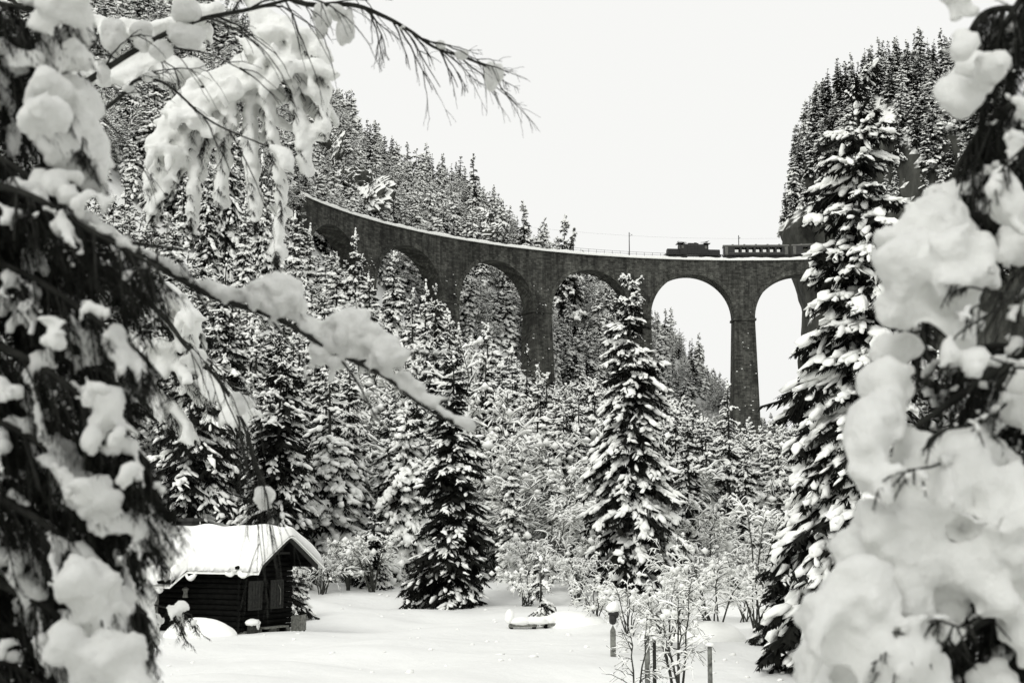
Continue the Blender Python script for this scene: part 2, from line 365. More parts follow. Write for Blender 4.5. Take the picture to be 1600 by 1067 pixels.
for k in range(len(PH)-1):
    c = (PH[k]+PH[k+1])/2
    th = np.linspace(0, PI, 41)
    ph = c-np.cos(th)*RA*S2D; za = ZS+np.sin(th)*RA
    # spandrel bay: from pier axis to pier axis
    mb = MB()
    phs = np.concatenate([[PH[k], PH[k]], ph, [PH[k+1], PH[k+1]]]); zl = np.concatenate([[ZS, ZS], za, [ZS, ZS]])
    for r in (ri, ro):
        nn = 7
        for q in range(nn):
            f0, f1 = q/nn, (q+1)/nn
            strip(mb, vp(phs, r, zl+(ZD-zl)*f0), vp(phs, r, zl+(ZD-zl)*f1))
    strip(mb, vp(phs, ri, ZD), vp(phs, ro, ZD))
    if k == len(PH)-2: e_ = vp(np.full(2, PH[-1]), ri, np.array([ZS-14, ZD])); f_ = vp(np.full(2, PH[-1]), ro, np.array([ZS-14, ZD])); strip(mb, e_, f_)
    via_build(mb, 'spandrel_wall', M['wallstone'])
    mb = MB(); strip(mb, vp(ph, ri, za), vp(ph, VR, za)); strip(mb, vp(ph, VR, za), vp(ph, ro, za))
    for r0, s in ((ri, -1), (ro, 1)):        # proud voussoir ring
        rp = r0+s*.14; ph2 = c-np.cos(th)*(RA+.95)*S2D; za2 = ZS+np.sin(th)*(RA+.95)
        strip(mb, vp(ph, r0, za), vp(ph, rp, za)); strip(mb, vp(ph, rp, za), vp(ph2, rp, za2)); strip(mb, vp(ph2, rp, za2), vp(ph2, r0, za2))
    via_build(mb, 'arch_ring', M['ringstone'])
rg = np.random.default_rng(3)
for k in range(len(PH)-1):
    hw_t = (25.0-2*RA)/2; mb = MB()
    x, y, _ = vp(PH[k], VR, 0.0); zb = zf(x, y)-3
    def pier_ring(z, ex=0.0):
        t = (ZS-z); hs = hw_t+t*.028+ex; hr = HW+t*.03+ex
        return np.array([vp(PH[k]-hs*S2D, VR-hr, z), vp(PH[k]+hs*S2D, VR-hr, z), vp(PH[k]+hs*S2D, VR+hr, z), vp(PH[k]-hs*S2D, VR+hr, z)])
    zz = np.linspace(ZS, zb, 24)
    R_ = np.stack([pier_ring(z) for z in zz])
    for e in range(4):
        A = R_[:, e]; B = R_[:, (e+1) % 4]
        P = np.stack([A+(B-A)*f for f in np.linspace(0, 1, 7)], 1)
        kk = (np.arange(23)[:, None]*7+np.arange(6)[None]).ravel(); mb.add(P.reshape(-1, 3), np.stack([kk, kk+1, kk+8, kk+7], 1))
    pier = via_build(mb, 'pier', M['wallstone'])
    mb = MB()                                # springing ledge
    a, b = pier_ring(ZS+.05, .28), pier_ring(ZS-.45, .28); mb.add(np.concatenate([a, b]), [[0, 1, 5, 4], [1, 2, 6, 5], [2, 3, 7, 6], [3, 0, 4, 7], [0, 3, 2, 1], [4, 5, 6, 7]])
    via_build(mb, 'ledge', M['ringstone'], pier)
    C = []; D = []; S = []
    for _ in range(26):                      # snow caught on protruding stones
        z = rg.uniform(max(zb+4, 12), ZS+6); t = max(ZS-z, 0); hs = hw_t+t*.028; f = rg.uniform(-1, 1)
        p = vp(PH[k]+f*hs*S2D, VR-HW-t*.03, z); C.append(p); D.append((math.sin(math.radians(PH[k])), -math.cos(math.radians(PH[k])), 0))
        s_ = rg.uniform(.5, 1.3); S.append((.22*s_, .09, .11*s_))
    mb = MB(); blobs(mb, C, D, S, rg, 0, .2, .4); tag(via_build(mb, 'caught_snow', M['far_snow'], pier), kind='stuff')
phl = np.linspace(PH[0]-14, PH[-1]+.4, 160)
mb = MB()                                    # coping course under the track
for r, r2, z0, z1 in ((ri-.22, ri+.35, ZD-.05, ZD+.32), (ro-.35, ro+.22, ZD-.05, ZD+.32)):
    for A, B in (((r, z0), (r, z1)), ((r, z1), (r2, z1)), ((r2, z1), (r2, z0)), ((r, z0), (r2, z0))): strip(mb, vp(phl, A[0], A[1]), vp(phl, B[0], B[1]))
via_build(mb, 'coping', M['ringstone'])
mb = MB(); hh = .42+.06*np.sin(phl*9)+.05*np.sin(phl*23+1)       # snow bank lying along the deck
prof = [(-HW-.34, .08), (-HW-.40, .5), (-HW-.1, .72), (-HW+.5, .6), (-.9, .5), (.9, .5), (HW-.5, .62), (HW, .62), (HW+.28, .45), (HW+.3, .3)]
for (a, za_), (b, zb_) in zip(prof[:-1], prof[1:]): strip(mb, vp(phl, VR+a, ZD+za_*hh/.42), vp(phl, VR+b, ZD+zb_*hh/.42))
via_build(mb, 'deck_snow', M['far_snow'], smooth=True)
for r in (ri-.1, ro+.1):                     # railing
    mb = MB()
    for hz in (.95, 1.45): mb.tube(vp(phl, r, ZD+hz), .03, 4)
    rail = via_build(mb, 'railing', M['iron'])
    pm = None
    for p in np.arange(PH[0]-12, PH[-1]+2, 2.0*S2D):
        if pm is None: mb = MB(); mb.box((0, 0, .58), (.035, .035, .58)); pm = mb.mesh('post', M['iron'])
        o = link('post', pm, rail); q = vp(p, r, ZD+.3); o.location = (q[0]-VC[0], q[1]-VC[1], q[2])

# ------------------------------------------------------------------ train, masts, wire
ZR = ZD+.62
def frame_at(phi):
    q = vp(phi, VR, ZR); return (q[0], q[1], q[2]), math.radians(phi)+PI/2     # local x runs towards the left bank
def phi_px(px):                               # where on the track a pixel column meets it
    f = np.linspace(60, 170, 4400); p = vp(f, VR, ZR); u = px_of(p[:, 0], p[:, 1], p[:, 2])[0]
    return float(f[np.argmin(abs(u-px))])
def bogie(parent, x, n, dia, gap, m):
    mb = MB(); mb.box((0, 0, .55), (n*gap/2+.1, .95, .16)); b = mb.build('bogie', m, parent); b.location = (x, 0, 0)
    for i in range(n):
        for s in (-1, 1):
            mb = MB(); th = np.linspace(0, 2*PI, 17)[:-1]; r = dia/2
            mb.tube([[0, s*.58, 0], [0, s*.72, 0]], r, 14); mb.tube([[0, s*.72, 0], [0, s*.76, 0]], r*.55, 10)
            o = mb.build('wheel', m, b); o.location = ((i-(n-1)/2)*gap, 0, r)
def roundbox(mb, x0, x1, hw, z0, z1, crown=.0, bev=.12, m=0):
    prof = [(-hw, z0), (-hw, z1-bev), (-hw+bev, z1), (-hw*.5, z1+crown*.8), (0, z1+crown), (hw*.5, z1+crown*.8), (hw-bev, z1), (hw, z1-bev), (hw, z0)]
    n = len(prof); V = [(x, y, z) for x in (x0, x1) for y, z in prof]
    mb.add(V, [[i, i+1, n+i+1, n+i] for i in range(n-1)]+[[n-1, 0, n, 2*n-1]], m)
    for b_ in (0, n): mb.add([V[b_+i] for i in range(n)], [[0, i, i+1] if b_ else [0, i+1, i] for i in range(1, n-1)], m)
def locomotive(phi):
    loc, rz = frame_at(phi); L = empty('electric_locomotive', loc, rz)
    tag(L, 'dark electric locomotive with low bonnets at both ends leading the train', 'locomotive')
    mb = MB(); mb.box((0, 0, 1.02), (6.35, 1.2, .14)); mb.build('underframe', M['loco'], L)
    mb = MB(); roundbox(mb, -3.35, 3.35, 1.3, 1.16, 3.35, .28, .15); mb.build('cab_body', M['loco'], L)
    for s in (-1, 1):
        mb = MB(); a, b = sorted((s*3.36, s*6.15)); roundbox(mb, a, b, 1.02, 1.16, 2.28, .14, .18); h = mb.build('bonnet', M['loco'], L)
        for q in (-1, 1):
            mb = MB(); mb.tube([[s*6.15, q*.6, 1.55], [s*6.25, q*.6, 1.55]], .13, 10); mb.build('headlight', M['trim'], h)
            mb = MB(); mb.tube([[s*6.35, q*.62, 1.05], [s*6.75, q*.62, 1.05]], [.07, .07], 8); mb.tube([[s*6.75, q*.62, 1.05], [s*6.8, q*.62, 1.05]], .2, 10); mb.build('buffer', M['iron'], L)
        mb = MB(); mb.box((s*3.1, 0, 3.68), (.75, 1.38, .05)); mb.build('roof_overhang', M['loco'], L)
        bogie(L, s*3.9, 3, 1.07, 1.5, M['iron'])
        for q in (-1, 1):
            mb = MB(); mb.box((s*2.75, q*1.305, 2.75), (.24, .012, .32)); mb.build('cab_window', M['trim'], L)
            mb = MB(); mb.box((s*3.36, q*.6, 2.8), (.012, .3, .28)); mb.build('windscreen', M['trim'], L)
        # pantograph: frame folded, one a little raised
        up = .35 if s < 0 else .12; x0 = s*2.6; mb = MB()
        for q in (-.55, .55):
            mb.tube([[x0-1.1, q, 3.78], [x0+.1*s, q*.9, 3.95+up*.4], [x0+1.0*s, q*.8, 4.02+up]], .045, 4)
            mb.tube([[x0+1.1*s, q, 3.78], [x0-.9*s, q*.9, 3.9+up*.4], [x0+1.0*s, q*.8, 4.02+up]], .045, 4)
        mb.tube([[x0+1.0*s, -.95, 3.95+up], [x0+1.0*s, 0, 4.07+up], [x0+1.0*s, .95, 3.95+up]], .06, 4)
        mb.build('pantograph', M['iron'], L)
    mb = MB(); mb.box((0, 0, 3.72), (1.2, .55, .1)); mb.box((-.5, .3, 3.87), (.3, .2, .08)); mb.build('roof_equipment', M['iron'], L)
    mb = MB(); rg = np.random.default_rng(2)
    for i in range(5):
        mb.tube([[-1.6+i*.8, 1.318, 1.35], [-1.6+i*.8, 1.318, 3.2]], .02, 4)
    mb.build('body_seam', M['iron'], L)
def coach(phi, label, Ln=14.9):
    loc, rz = frame_at(phi); K = empty('passenger_coach', loc, rz); tag(K, label, 'train coach', 'coaches behind the locomotive')
    hl = Ln/2; hw = 1.32
    # side walls with true window openings
    wins = [(-hl+1.9+i*1.62, 1.15) for i in range(7)]
    for s in (-1, 1):
        mb = MB(); y = s*hw
        def wall(x0, x1, z0, z1): mb.box(((x0+x1)/2, y, (z0+z1)/2), ((x1-x0)/2, .04, (z1-z0)/2))
        wall(-hl, hl, .95, 1.62); wall(-hl, hl, 2.78, 3.05)
        xe = [-hl]+[v for x, wd in wins for v in (x-wd/2+.25, x+wd/2+.25)]+[hl]
        for i in range(0, len(xe), 2): wall(xe[i], xe[i+1], 1.62, 2.78)
        o = mb.build('side_wall', M['coach'], K)
        for x, wd in wins:
            mb = MB(); mb.box((x+.25, y, 2.2), (wd/2, .012, .58)); mb.build('window_pane', M['glass'], o)
            mb = MB()
            for zz_ in (1.61, 2.79): mb.box((x+.25, y+s*.047, zz_), (wd/2+.03, .012, .025))
            mb.build('window_frame', M['trim'], o)
        for e in (-1, 1):
            mb = MB(); mb.box((e*(hl-.55), y+s*.05, 2.0), (.36, .012, 1.0)); d_ = mb.build('door', M['trim'], o)
            mb = MB(); mb.tube([[e*(hl-.85), y+s*.07, 1.5], [e*(hl-.85), y+s*.07, 2.3]], .02, 4); mb.build('handle', M['iron'], d_)
        mb = MB(); mb.box((0, y+s*.05, 1.45), (hl-1.1, .012, .03)); mb.build('trim_line', M['trim'], o)
    for e in (-1, 1):
        mb = MB(); mb.box((e*hl, 0, 2.0), (.04, hw-.045, 1.05)); mb.build('end_wall', M['coach'], K)
        bogie(K, e*(hl-2.6), 2, .75, 1.8, M['iron'])
        mb = MB(); mb.tube([[e*hl, 0, 1.0], [e*(hl+.4), 0, 1.0]], .1, 8); mb.build('coupling', M['iron'], K)
    mb = MB(); roundbox(mb, -hl-.15, hl+.15, hw+.1, 3.05, 3.25, .32, .1); r_ = mb.build('roof', M['trim'], K)
    mb = MB()
    for i in range(5): mb.box((-hl+2+i*2.7, .35, 3.6), (.22, .16, .09))
    mb.build('ventilator', M['trim'], r_)
    mb = MB(); mb.box((0, 0, .9), (hl, 1.15, .09)); mb.box((0, 0, .62), (1.6, 1.1, .22)); mb.build('underframe', M['iron'], K)
    mb = MB()
    for x, wd in wins[1:-1]: mb.box((x-.5, 0, 1.3), (.09, 1.1, .3))
    mb.build('seat_back', M['coach'], K)
p0 = phi_px(1083); locomotive(p0)
g1 = (6.75+.5+14.9/2)*S2D; coach(p0-g1, 'dark coach with lit-through windows right behind the locomotive')
coach(p0-g1-(14.9+1.0)*S2D, 'second coach half hidden by the tall snowy spruce')
def mast(px, label):
    ph_ = phi_px(px); q = vp(ph_, VR+1.95, ZD+.3); T = empty('catenary_mast', tuple(q), math.radians(ph_)); tag(T, label, 'mast', 'overhead line masts on the viaduct')
    mb = MB(); mb.tube([[0, 0, 0], [0, 0, 6.6]], [.13, .09], 6); mb.build('pole', M['iron'], T)
    mb = MB(); mb.tube([[0, 0, 5.6], [-1.9, 0, 5.75]], .035, 4); mb.tube([[0, 0, 6.3], [-1.6, 0, 5.75]], .02, 4); mb.build('bracket_arm', M['iron'], T)
    mb = MB(); mb.tube([[-1.9, 0, 5.75], [-1.9, 0, 5.45]], [.06, .04], 6); mb.build('insulator', M['trim'], T)
    return ph_
m1 = mast(988, 'slim catenary mast standing clear ahead of the locomotive'); m2 = mast(1157, 'slim catenary mast rising behind the first coach')
mb = MB(); pw = np.linspace(PH[0]-8, PH[-1]+2, 90); mb.tube(vp(pw, VR+.05, ZD+5.72), .012, 3, cap=False)
tag(mb.build('overhead_wire', M['iron']), 'thin overhead contact wire above the viaduct track', 'wire')

# ------------------------------------------------------------------ cliff on the right, outcrops on the left
def fnoise(P, seed, f0=.05, n=5, gain=.55):
    r = np.random.default_rng(seed); v = np.zeros(P.shape[:-1]); a = 1; f = f0
    for _ in range(n):
        for _k in range(4):
            d = r.standard_normal(3); d /= np.linalg.norm(d); v += a*np.sin(P@d*f*2*PI*r.uniform(.7, 1.4)+r.uniform(0, 6.28))*.35
        a *= gain; f *= 2
    return v
CLC = np.array([107.5, 374.])
na, nl = 150, 90
ang = np.linspace(0, 2*PI, na+1)[:-1]
CL_R0 = 31
def cliff_pt(a, t):
    """a angle, t 0 (foot) .. 1 (summit)"""
    a, t = np.broadcast_arrays(np.asarray(a, float), np.asarray(t, float))
    z = np.interp(t, [0, .45, .6, .8, .93, 1], [5, 80, 99, 113, 121, 123])
    sc = np.interp(t, [0, .35, .45, .6, .8, .93, 1], [.90, .92, 1.05, .95, .66, .34, 0.0])
    el = 1+.10*np.cos(2*a+.4)
    P0_ = np.stack([np.cos(a)*CL_R0, np.sin(a)*CL_R0, z], -1)
    rock = fnoise(P0_*np.array([1, 1, .45]), 11, .035, 5, .6)
    r = CL_R0*el*sc+np.where(t < .97, rock*2.3*np.clip(sc*1.6, 0, 1), 0)
    return np.stack([CLC[0]+np.cos(a)*r, CLC[1]+np.sin(a)*r*1.05, z+rock*1.1*np.clip(1-t, 0, 1)], -1)
A_, T_ = np.meshgrid(ang, np.linspace(0, 1, nl)); P = cliff_pt(A_, T_)
k = (np.arange(nl-1)[:, None]*na+np.arange(na)[None]); k2 = np.arange(nl-1)[:, None]*na+(np.arange(na)[None]+1) % na
mb = MB(); mb.add(P.reshape(-1, 3), np.stack([k, k2, k2+na, k+na], -1).reshape(-1, 4))
tag(mb.build('rock_cliff', M['rock'], smooth=False), kind='structure')
def outcrop(px, d, py, w_, h_, dep, seed):
    c = at(px, py, d); r = np.random.default_rng(seed); tv, tf = ico(4)
    V = tv.copy(); V = np.sign(V)*np.abs(V)**.7
    n_ = fnoise(tv*np.array([1, 1, .5])*6, seed, .1, 6, .68)
    V = V*(1+.28*n_[:, None]); V = V*np.array([w_/2, dep/2, h_/2])
    V[:, 0] += V[:, 2]*.25; V[:, 1] += V[:, 2]*.3
    mb = MB(); mb.add(V+c, tf); return tag(mb.build('rock_outcrop', M['outcrop']), kind='structure')
for i, a in enumerate([(560, 316, 305, 13, 11, 9), (512, 322, 245, 6, 11, 8), (745, 350, 348, 6, 6, 7), (768, 342, 368, 6, 5, 7), (395, 330, 215, 9, 12, 8), (285, 322, 120, 9, 13, 9)]): outcrop(*a, 40+i)

# ------------------------------------------------------------------ spruce builder
def spruce(seed, h, r, nb=150, nt_=9, snow=.7, lod=0, nteeth=10, far=False, droop=1.0, bare=.06, tw=.16, shape=.8, thick=1.0, pad=1.0, tws=1.0, flat=.7):
    g_ = np.random.default_rng(seed); fo, sn, tr = MB(), MB(), MB()
    t = np.sort(np.clip(.015+.985*g_.random(nb)**.78, 0, 1))*(1-bare)
    z0 = h*(1-t); az = g_.random(nb)*2*PI
    lump = 1+.16*np.sin(az*2+seed)+.14*np.sin(t*19+az*1.0+seed*.7)
    L = (r*t**shape*g_.uniform(.72, 1.15, nb)*lump+.03*r+.05)
    hd = np.stack([np.cos(az), np.sin(az), np.zeros(nb)], 1)
    a = np.interp(t, [0, .12, .4, 1], [1.1, .35, .0, -.25])+g_.uniform(-.15, .15, nb)
    b = np.interp(t, [0, .15, 1], [.15, .45, .5])*droop*g_.uniform(.7, 1.3, nb)
    def Bp(i, u):
        l = L[i][..., None]; u = u[..., None]
        p = hd[i]*l*u*(1-.08*u); p = p.copy()
        p[..., 2] = z0[i]+(L[i]*(a[i]*u[..., 0]-b[i]*u[..., 0]**1.8+.10*u[..., 0]**4))
        return p
    I = np.repeat(np.arange(nb), nt_); J = np.tile(np.arange(nt_), nb)
    u = np.clip(.12+.88*(J+g_.random(len(I)))/nt_, 0, 1)
    B = Bp(I, u); side = np.where(g_.random(len(I)) < .5, -1, 1)
    ro_ = side*g_.uniform(.5, 1.25, len(I)); ca, sa = np.cos(ro_), np.sin(ro_)
    dr = np.stack([hd[I, 0]*ca-hd[I, 1]*sa, hd[I, 0]*sa+hd[I, 1]*ca, -g_.uniform(.25, 1.0, len(I))*droop], 1)
    tl = np.minimum(L[I]*.42*(1.2-u*.75), .9)*g_.uniform(.6, 1.25, len(I))+.05
    E = B+nrm(dr)*tl[:, None]
    # the branch's own last length
    It = np.arange(nb); q0 = Bp(It, np.full(nb, .55)); q1 = Bp(It, np.full(nb, 1.0)); qm = Bp(It, np.full(nb, .15))
    P0_ = np.concatenate([B, q0, qm]); P1_ = np.concatenate([E, q1, q0]); W = np.concatenate([tl*.55+.03, np.minimum(L*.2, .3)+.04, np.minimum(L*.2, .3)+.05])
    teeth(fo, P0_, P1_, np.maximum(W*tw/.16*.62, .045 if not far else .1), g_, nteeth, hang=.7)
    # leader
    teeth(fo, np.array([[0, 0, h*.93]]), np.array([[0, 0, h*1.0]]), np.array([.05*r+.05]), g_, 8, hang=0)
    # snow: some boughs carry a full load, others have shed it
    cl = .5+.5*np.sin(az*1.7+t*9+seed)
    sf = np.where(g_.random(nb) < snow*(.7+.5*cl), g_.uniform(.75, 1.1, nb), .10)
    npd = 7; I2 = np.repeat(np.arange(nb), npd); u2 = .22+.82*(np.tile(np.arange(npd), nb)+g_.random(nb*npd)*.8)/npd
    keep = g_.random(len(I2)) < sf[I2]; I2, u2 = I2[keep], np.minimum(u2[keep], 1.04)
    c2 = Bp(I2, u2); d2 = Bp(I2, u2+.05)-Bp(I2, u2-.05)
    th = np.clip(L[I2]*.05, .03, .11)*g_.uniform(.6, 1.5, len(I2))*thick
    c2[:, 2] += th*(.75-.45*flat); c2 += g_.standard_normal(c2.shape)*np.clip(L[I2]*.03, .01, .07)[:, None]
    blobs(sn, c2, d2, np.stack([pad**.5*np.clip(L[I2]*.15, .06, .4)*g_.uniform(.6, 1.3, len(I2)), pad*np.clip(L[I2]*.065, .04, .17)*g_.uniform(.5, 1.5, len(I2)), th], 1), g_, lod, .24, flat)
    keep = g_.random(len(I)) < sf[I]*.85*tws
    f3 = g_.uniform(.4, .75, keep.sum())[:, None]; c3 = B[keep]*(1-f3)+E[keep]*f3; d3 = (E-B)[keep]; l3 = tl[keep]; th3 = np.clip(l3*.13, .025, .085)*g_.uniform(.5, 1.5, len(l3))*thick
    c3[:, 2] += th3*(.8-.4*flat)
    blobs(sn, c3, d3, np.stack([l3*.5*g_.uniform(.5, 1.1, len(l3)), np.clip(l3*.15, .03, .10)*g_.uniform(.5, 1.6, len(l3))*(.6+.4*thick)*pad**.5, th3], 1), g_, lod, .27, flat)
    nl_ = 3; blobs(sn, [[0, 0, h*(1-.012-.02*i)] for i in range(nl_)], [[0, 0.2, 1]]*nl_, [[.09+.03*i, .07+.02*i, .06+.02*i] for i in range(nl_)], g_, lod, .2, 1)
    zz = np.linspace(-.4, h*.985, 9); off = np.stack([.02*h*.2*np.sin(zz*.7+seed), .02*h*.2*np.cos(zz*.6+seed), zz], 1); off[-1, :2] = 0
    tr.tube(off, np.interp(zz, [-.4, 0, h], [.016*h+.05, .014*h+.03, .012]), 8 if not far else 5)
    return fo, sn, tr
def spruce_meshes(seed, **k):
    fo, sn, tr = spruce(seed, **k); far = k.get('far')
    return fo.mesh('crown', M['needle']), sn.mesh('snow_load', M['snow'], True), tr.mesh('trunk', M['bark'], True)
def place(name, ms, loc, scale, rz, label, group=None, cat='tree'):
    T = empty(name, tuple(loc), rz); T.scale = (scale[0], scale[0], scale[1]) if isinstance(scale, tuple) else (scale,)*3
    cr = link('crown', ms[0], T); tag(link('snow_load', ms[1], cr), kind='stuff'); link('trunk', ms[2], T)
    return tag(T, label, cat, group)
def hero(px, d, top, label, seed, r, **kw):
    x = at(px, (top*2+900)/3, d)[0]; b = np.array([x, d, zf(x, d)]); zt = at(px, top, d)[2]; h = zt-b[2]+.1
    return place('spruce_tree', spruce_meshes(seed, h=h, r=r, **kw), b-np.array([0, 0, .1]), 1, 0, label)
hero(708, 75, 545, 'dark full spruce with light snow standing alone at the back of the clearing', 1, 2.2, nb=300, nt_=12, snow=.36, lod=3, nteeth=13, droop=.9, bare=.05, shape=.62)
hero(985, 80, 424, 'tall pointed snow-laden spruce rising in front of the viaduct between two arches', 2, 2.95, nb=310, nt_=12, snow=.66, lod=3, nteeth=12, droop=1.1, shape=.6, thick=1.35, pad=1.2, tws=.8)
hero(1345, 44, 118, 'tallest snow-laden spruce, hiding the rear of the train', 3, 3.0, nb=370, nt_=13, snow=.78, lod=3, nteeth=13, droop=1.05, bare=.02, shape=.5, thick=1.25, pad=1.15, tws=.8)
hero(545, 92, 560, 'broad snow-covered spruce left of the dark lone spruce', 4, 2.6, nb=230, nt_=11, snow=.85, nteeth=10, shape=.7, thick=1.3)
hero(437, 84, 530, 'dark-trunked spruce rising right behind the hut gable', 5, 3.4, nb=260, nt_=11, snow=.55, nteeth=12, shape=.6, thick=1.2)
hero(680, 128, 440, 'snow-white spruce whose tip reaches the third arch', 6, 3.2, nb=220, nt_=10, snow=.85, nteeth=9, shape=.75, thick=1.4)
hero(824, 150, 535, 'narrow dark spruce in the wood below the fourth pier', 7, 2.2, nb=170, nt_=9, snow=.45, nteeth=9, shape=.8)
hero(1138, 96, 590, 'slim young spruce with fat snow clumps in front of the tall pier', 8, 1.7, nb=90, nt_=7, snow=.75, nteeth=9, shape=.7, thick=1.8)
hero(300, 78, 470, 'tall spruce standing behind the hut roof', 9, 3.2, nb=240, nt_=11, snow=.5, nteeth=11, shape=.6, thick=1.3)
hero(350, 96, 390, 'high snowy spruce left of the dark-trunked spruce behind the hut', 10, 3.3, nb=220, nt_=10, snow=.7, nteeth=10, shape=.65, thick=1.3)
hero(610, 108, 600, 'snowy spruce half hidden between the broad white spruce and the dark lone one', 12, 2.4, nb=200, nt_=10, snow=.75, nteeth=10, shape=.7, thick=1.3)
hero(1230, 50, 800, 'small dark spruce at the foot of the tallest spruce', 13, 1.3, nb=130, nt_=9, snow=.3, nteeth=10, shape=.5)
hero(455, 66, 890, 'small snowy spruce beside the right corner of the hut', 14, 1.1, nb=80, nt_=8, snow=.55, nteeth=9, shape=.5, thick=1.3)
hero(585, 84, 800, 'low bushy young spruce between the broad white spruce and the lone dark spruce', 15, 1.3, nb=110, nt_=8, snow=.6, nteeth=9, shape=.5, thick=1.2)
hero(1075, 90, 640, 'slender snowy spruce just right of the tall pointed one', 16, 1.9, nb=150, nt_=9, snow=.8, nteeth=9, shape=.75, thick=1.3)
hero(905, 105, 600, 'snowy spruce just left of the tall pointed one', 17, 2.1, nb=150, nt_=9, snow=.85, nteeth=9, shape=.75, thick=1.3)

# ------------------------------------------------------------------ bare shrubs under snow
def shrub_lines(g_, h, stems, spread, sub=7, arch=.6, wig=.25):
    lines = []
    for s in range(stems):
        az = g_.uniform(0, 2*PI); n = 9; lean = g_.uniform(.1, 1)*spread; hh = h*g_.uniform(.6, 1.05)
        u = np.linspace(0, 1, n); ar = arch*g_.uniform(.3, 1.3)
        rad = lean*(u+.6*u**2.5*ar); z = hh*(u-.45*ar*u**3)
        p = np.stack([np.cos(az)*rad, np.sin(az)*rad, z], 1)+g_.standard_normal((n, 3))*h*.012*u[:, None]
        p[:, :2] += g_.uniform(-.12, .12, 2)*spread
        lines.append((p, np.interp(u, [0, 1], [.012*h**.7+.008, .004]), 0))
        for k in range(sub):
            f = g_.uniform(.3, .98); i = min(int(f*(n-1)), n-2); b = p[i]+(p[i+1]-p[i])*(f*(n-1)-i)
            a2 = az+g_.uniform(-1.6, 1.6); l2 = h*g_.uniform(.12, .32)*(1.25-f); u2 = np.linspace(0, 1, 6)
            q = b+np.stack([np.cos(a2)*u2*l2, np.sin(a2)*u2*l2, l2*(g_.uniform(-.1, 1.3)*u2-.6*u2**2*arch*g_.uniform(.3, 1.6))], 1)+g_.standard_normal((6, 3))*l2*.03*u2[:, None]
            lines.append((q, np.interp(u2, [0, 1], [.006*h**.7+.003, .0025]), 1))
            for k3 in range(5):
                f3 = g_.uniform(.25, 1); b3 = q[0]+(q[-1]-q[0])*f3; j = min(int(f3*5), 4); b3 = q[j]+(q[j+1]-q[j])*(f3*5-j)
                a3 = a2+g_.uniform(-1.3, 1.3); l3 = l2*g_.uniform(.22, .45); u3 = np.linspace(0, 1, 4)
                q3 = b3+np.stack([np.cos(a3)*u3*l3, np.sin(a3)*u3*l3, l3*(g_.uniform(-.9, 1.0)*u3-.4*u3**2*arch)], 1)
                lines.append((q3, np.interp(u3, [0, 1], [.0045, .002]), 2))
    return lines
def shrub_meshes(seed, h, stems, spread, sub=7, arch=.6, snow=.7, fat=1.0, lump=.0, lod=4, wood='twig', minr=.006):
    g_ = np.random.default_rng(seed); L = shrub_lines(g_, h, stems, spread, sub, arch); wd, sn = MB(), MB(); C, D, S = [], [], []
    for p, r, lv in L:
        wd.tube(p, np.maximum(r, minr), 5 if lv == 0 else 3, cap=False)
        if g_.random() < snow*(1.0 if lv == 2 else (.85 if lv else .45)):
            t_ = fat*(.010+.014*g_.random())*(1.0 if lv else 1.25)*h**.4
            u_ = np.linspace(0, 1, len(p)); tt = t_*np.clip(np.minimum(u_*6+.3, (1-u_)*5+.35), 0, 1)*g_.uniform(.55, 1.3, len(p))
            dz = np.abs(nrm(np.gradient(p, axis=0))[:, 2]); tt = tt*np.clip(1.15-dz**2, .12, 1)
            i0 = 0 if lv else len(p)//3
            sn.tube((p+np.array([0, 0, 1])*tt[:, None]*.75)[i0:], tt[i0:], 5 if lod < 4 else 4, cap=False)
        if lv and g_.random() < lump:
            t_ = g_.uniform(.05, .12)*fat*h**.3; C.append(p[-1]+np.array([0, 0, t_*.3])); D.append((1, 0, 0)); S.append((t_*1.1, t_, t_*.85))
    blobs(sn, C, D, S, g_, lod, .14, .8)
    return wd.mesh('branches', M[wood]), sn.mesh('snow_load', M['snow'], True)
def shrub_place(ms, loc, s, rz, label, group=None, name='snowy_shrub', cat='shrub'):
    T = empty(name, tuple(loc), rz); T.scale = (s,)*3
    b = link('branches', ms[0], T); tag(link('snow_load', ms[1], b), kind='stuff'); return tag(T, label, cat, group)

# wood between clearing and viaduct: copies of a few trees
MID = [spruce_meshes(100+i, h=10.0, r=[2.1, 1.7, 2.4, 1.9, 1.5, 2.2, 1.8][i], nb=150, nt_=9, snow=[.95, .85, 1.0, .7, .95, 1.0, .8][i], nteeth=6, shape=[.75, .8, .65, .8, .9, .7, .8][i], thick=[1.6, 1.4, 1.8, 1.3, 1.6, 2.0, 1.4][i], tw=.2, pad=1.9, flat=1.0) for i in range(5)]
FAR = []
def joined(parts, name, mats, sm):
    c = MB()
    for part, m_ in parts:
        c.add2(np.concatenate(part.V), np.concatenate(part.T) if part.T else [], np.concatenate(part.Q) if part.Q else [], m_)
    return c.mesh(name, mats, smooth=sm)
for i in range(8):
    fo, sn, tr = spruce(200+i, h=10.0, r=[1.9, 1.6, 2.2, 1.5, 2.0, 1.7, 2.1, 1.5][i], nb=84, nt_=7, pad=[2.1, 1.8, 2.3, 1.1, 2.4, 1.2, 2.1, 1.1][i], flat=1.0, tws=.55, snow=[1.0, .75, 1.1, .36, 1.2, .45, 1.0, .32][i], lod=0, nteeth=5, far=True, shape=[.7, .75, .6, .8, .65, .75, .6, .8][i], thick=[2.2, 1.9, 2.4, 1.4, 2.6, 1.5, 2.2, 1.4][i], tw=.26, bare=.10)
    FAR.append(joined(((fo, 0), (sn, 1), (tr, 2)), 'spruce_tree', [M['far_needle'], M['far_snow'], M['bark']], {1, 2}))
FROST = []
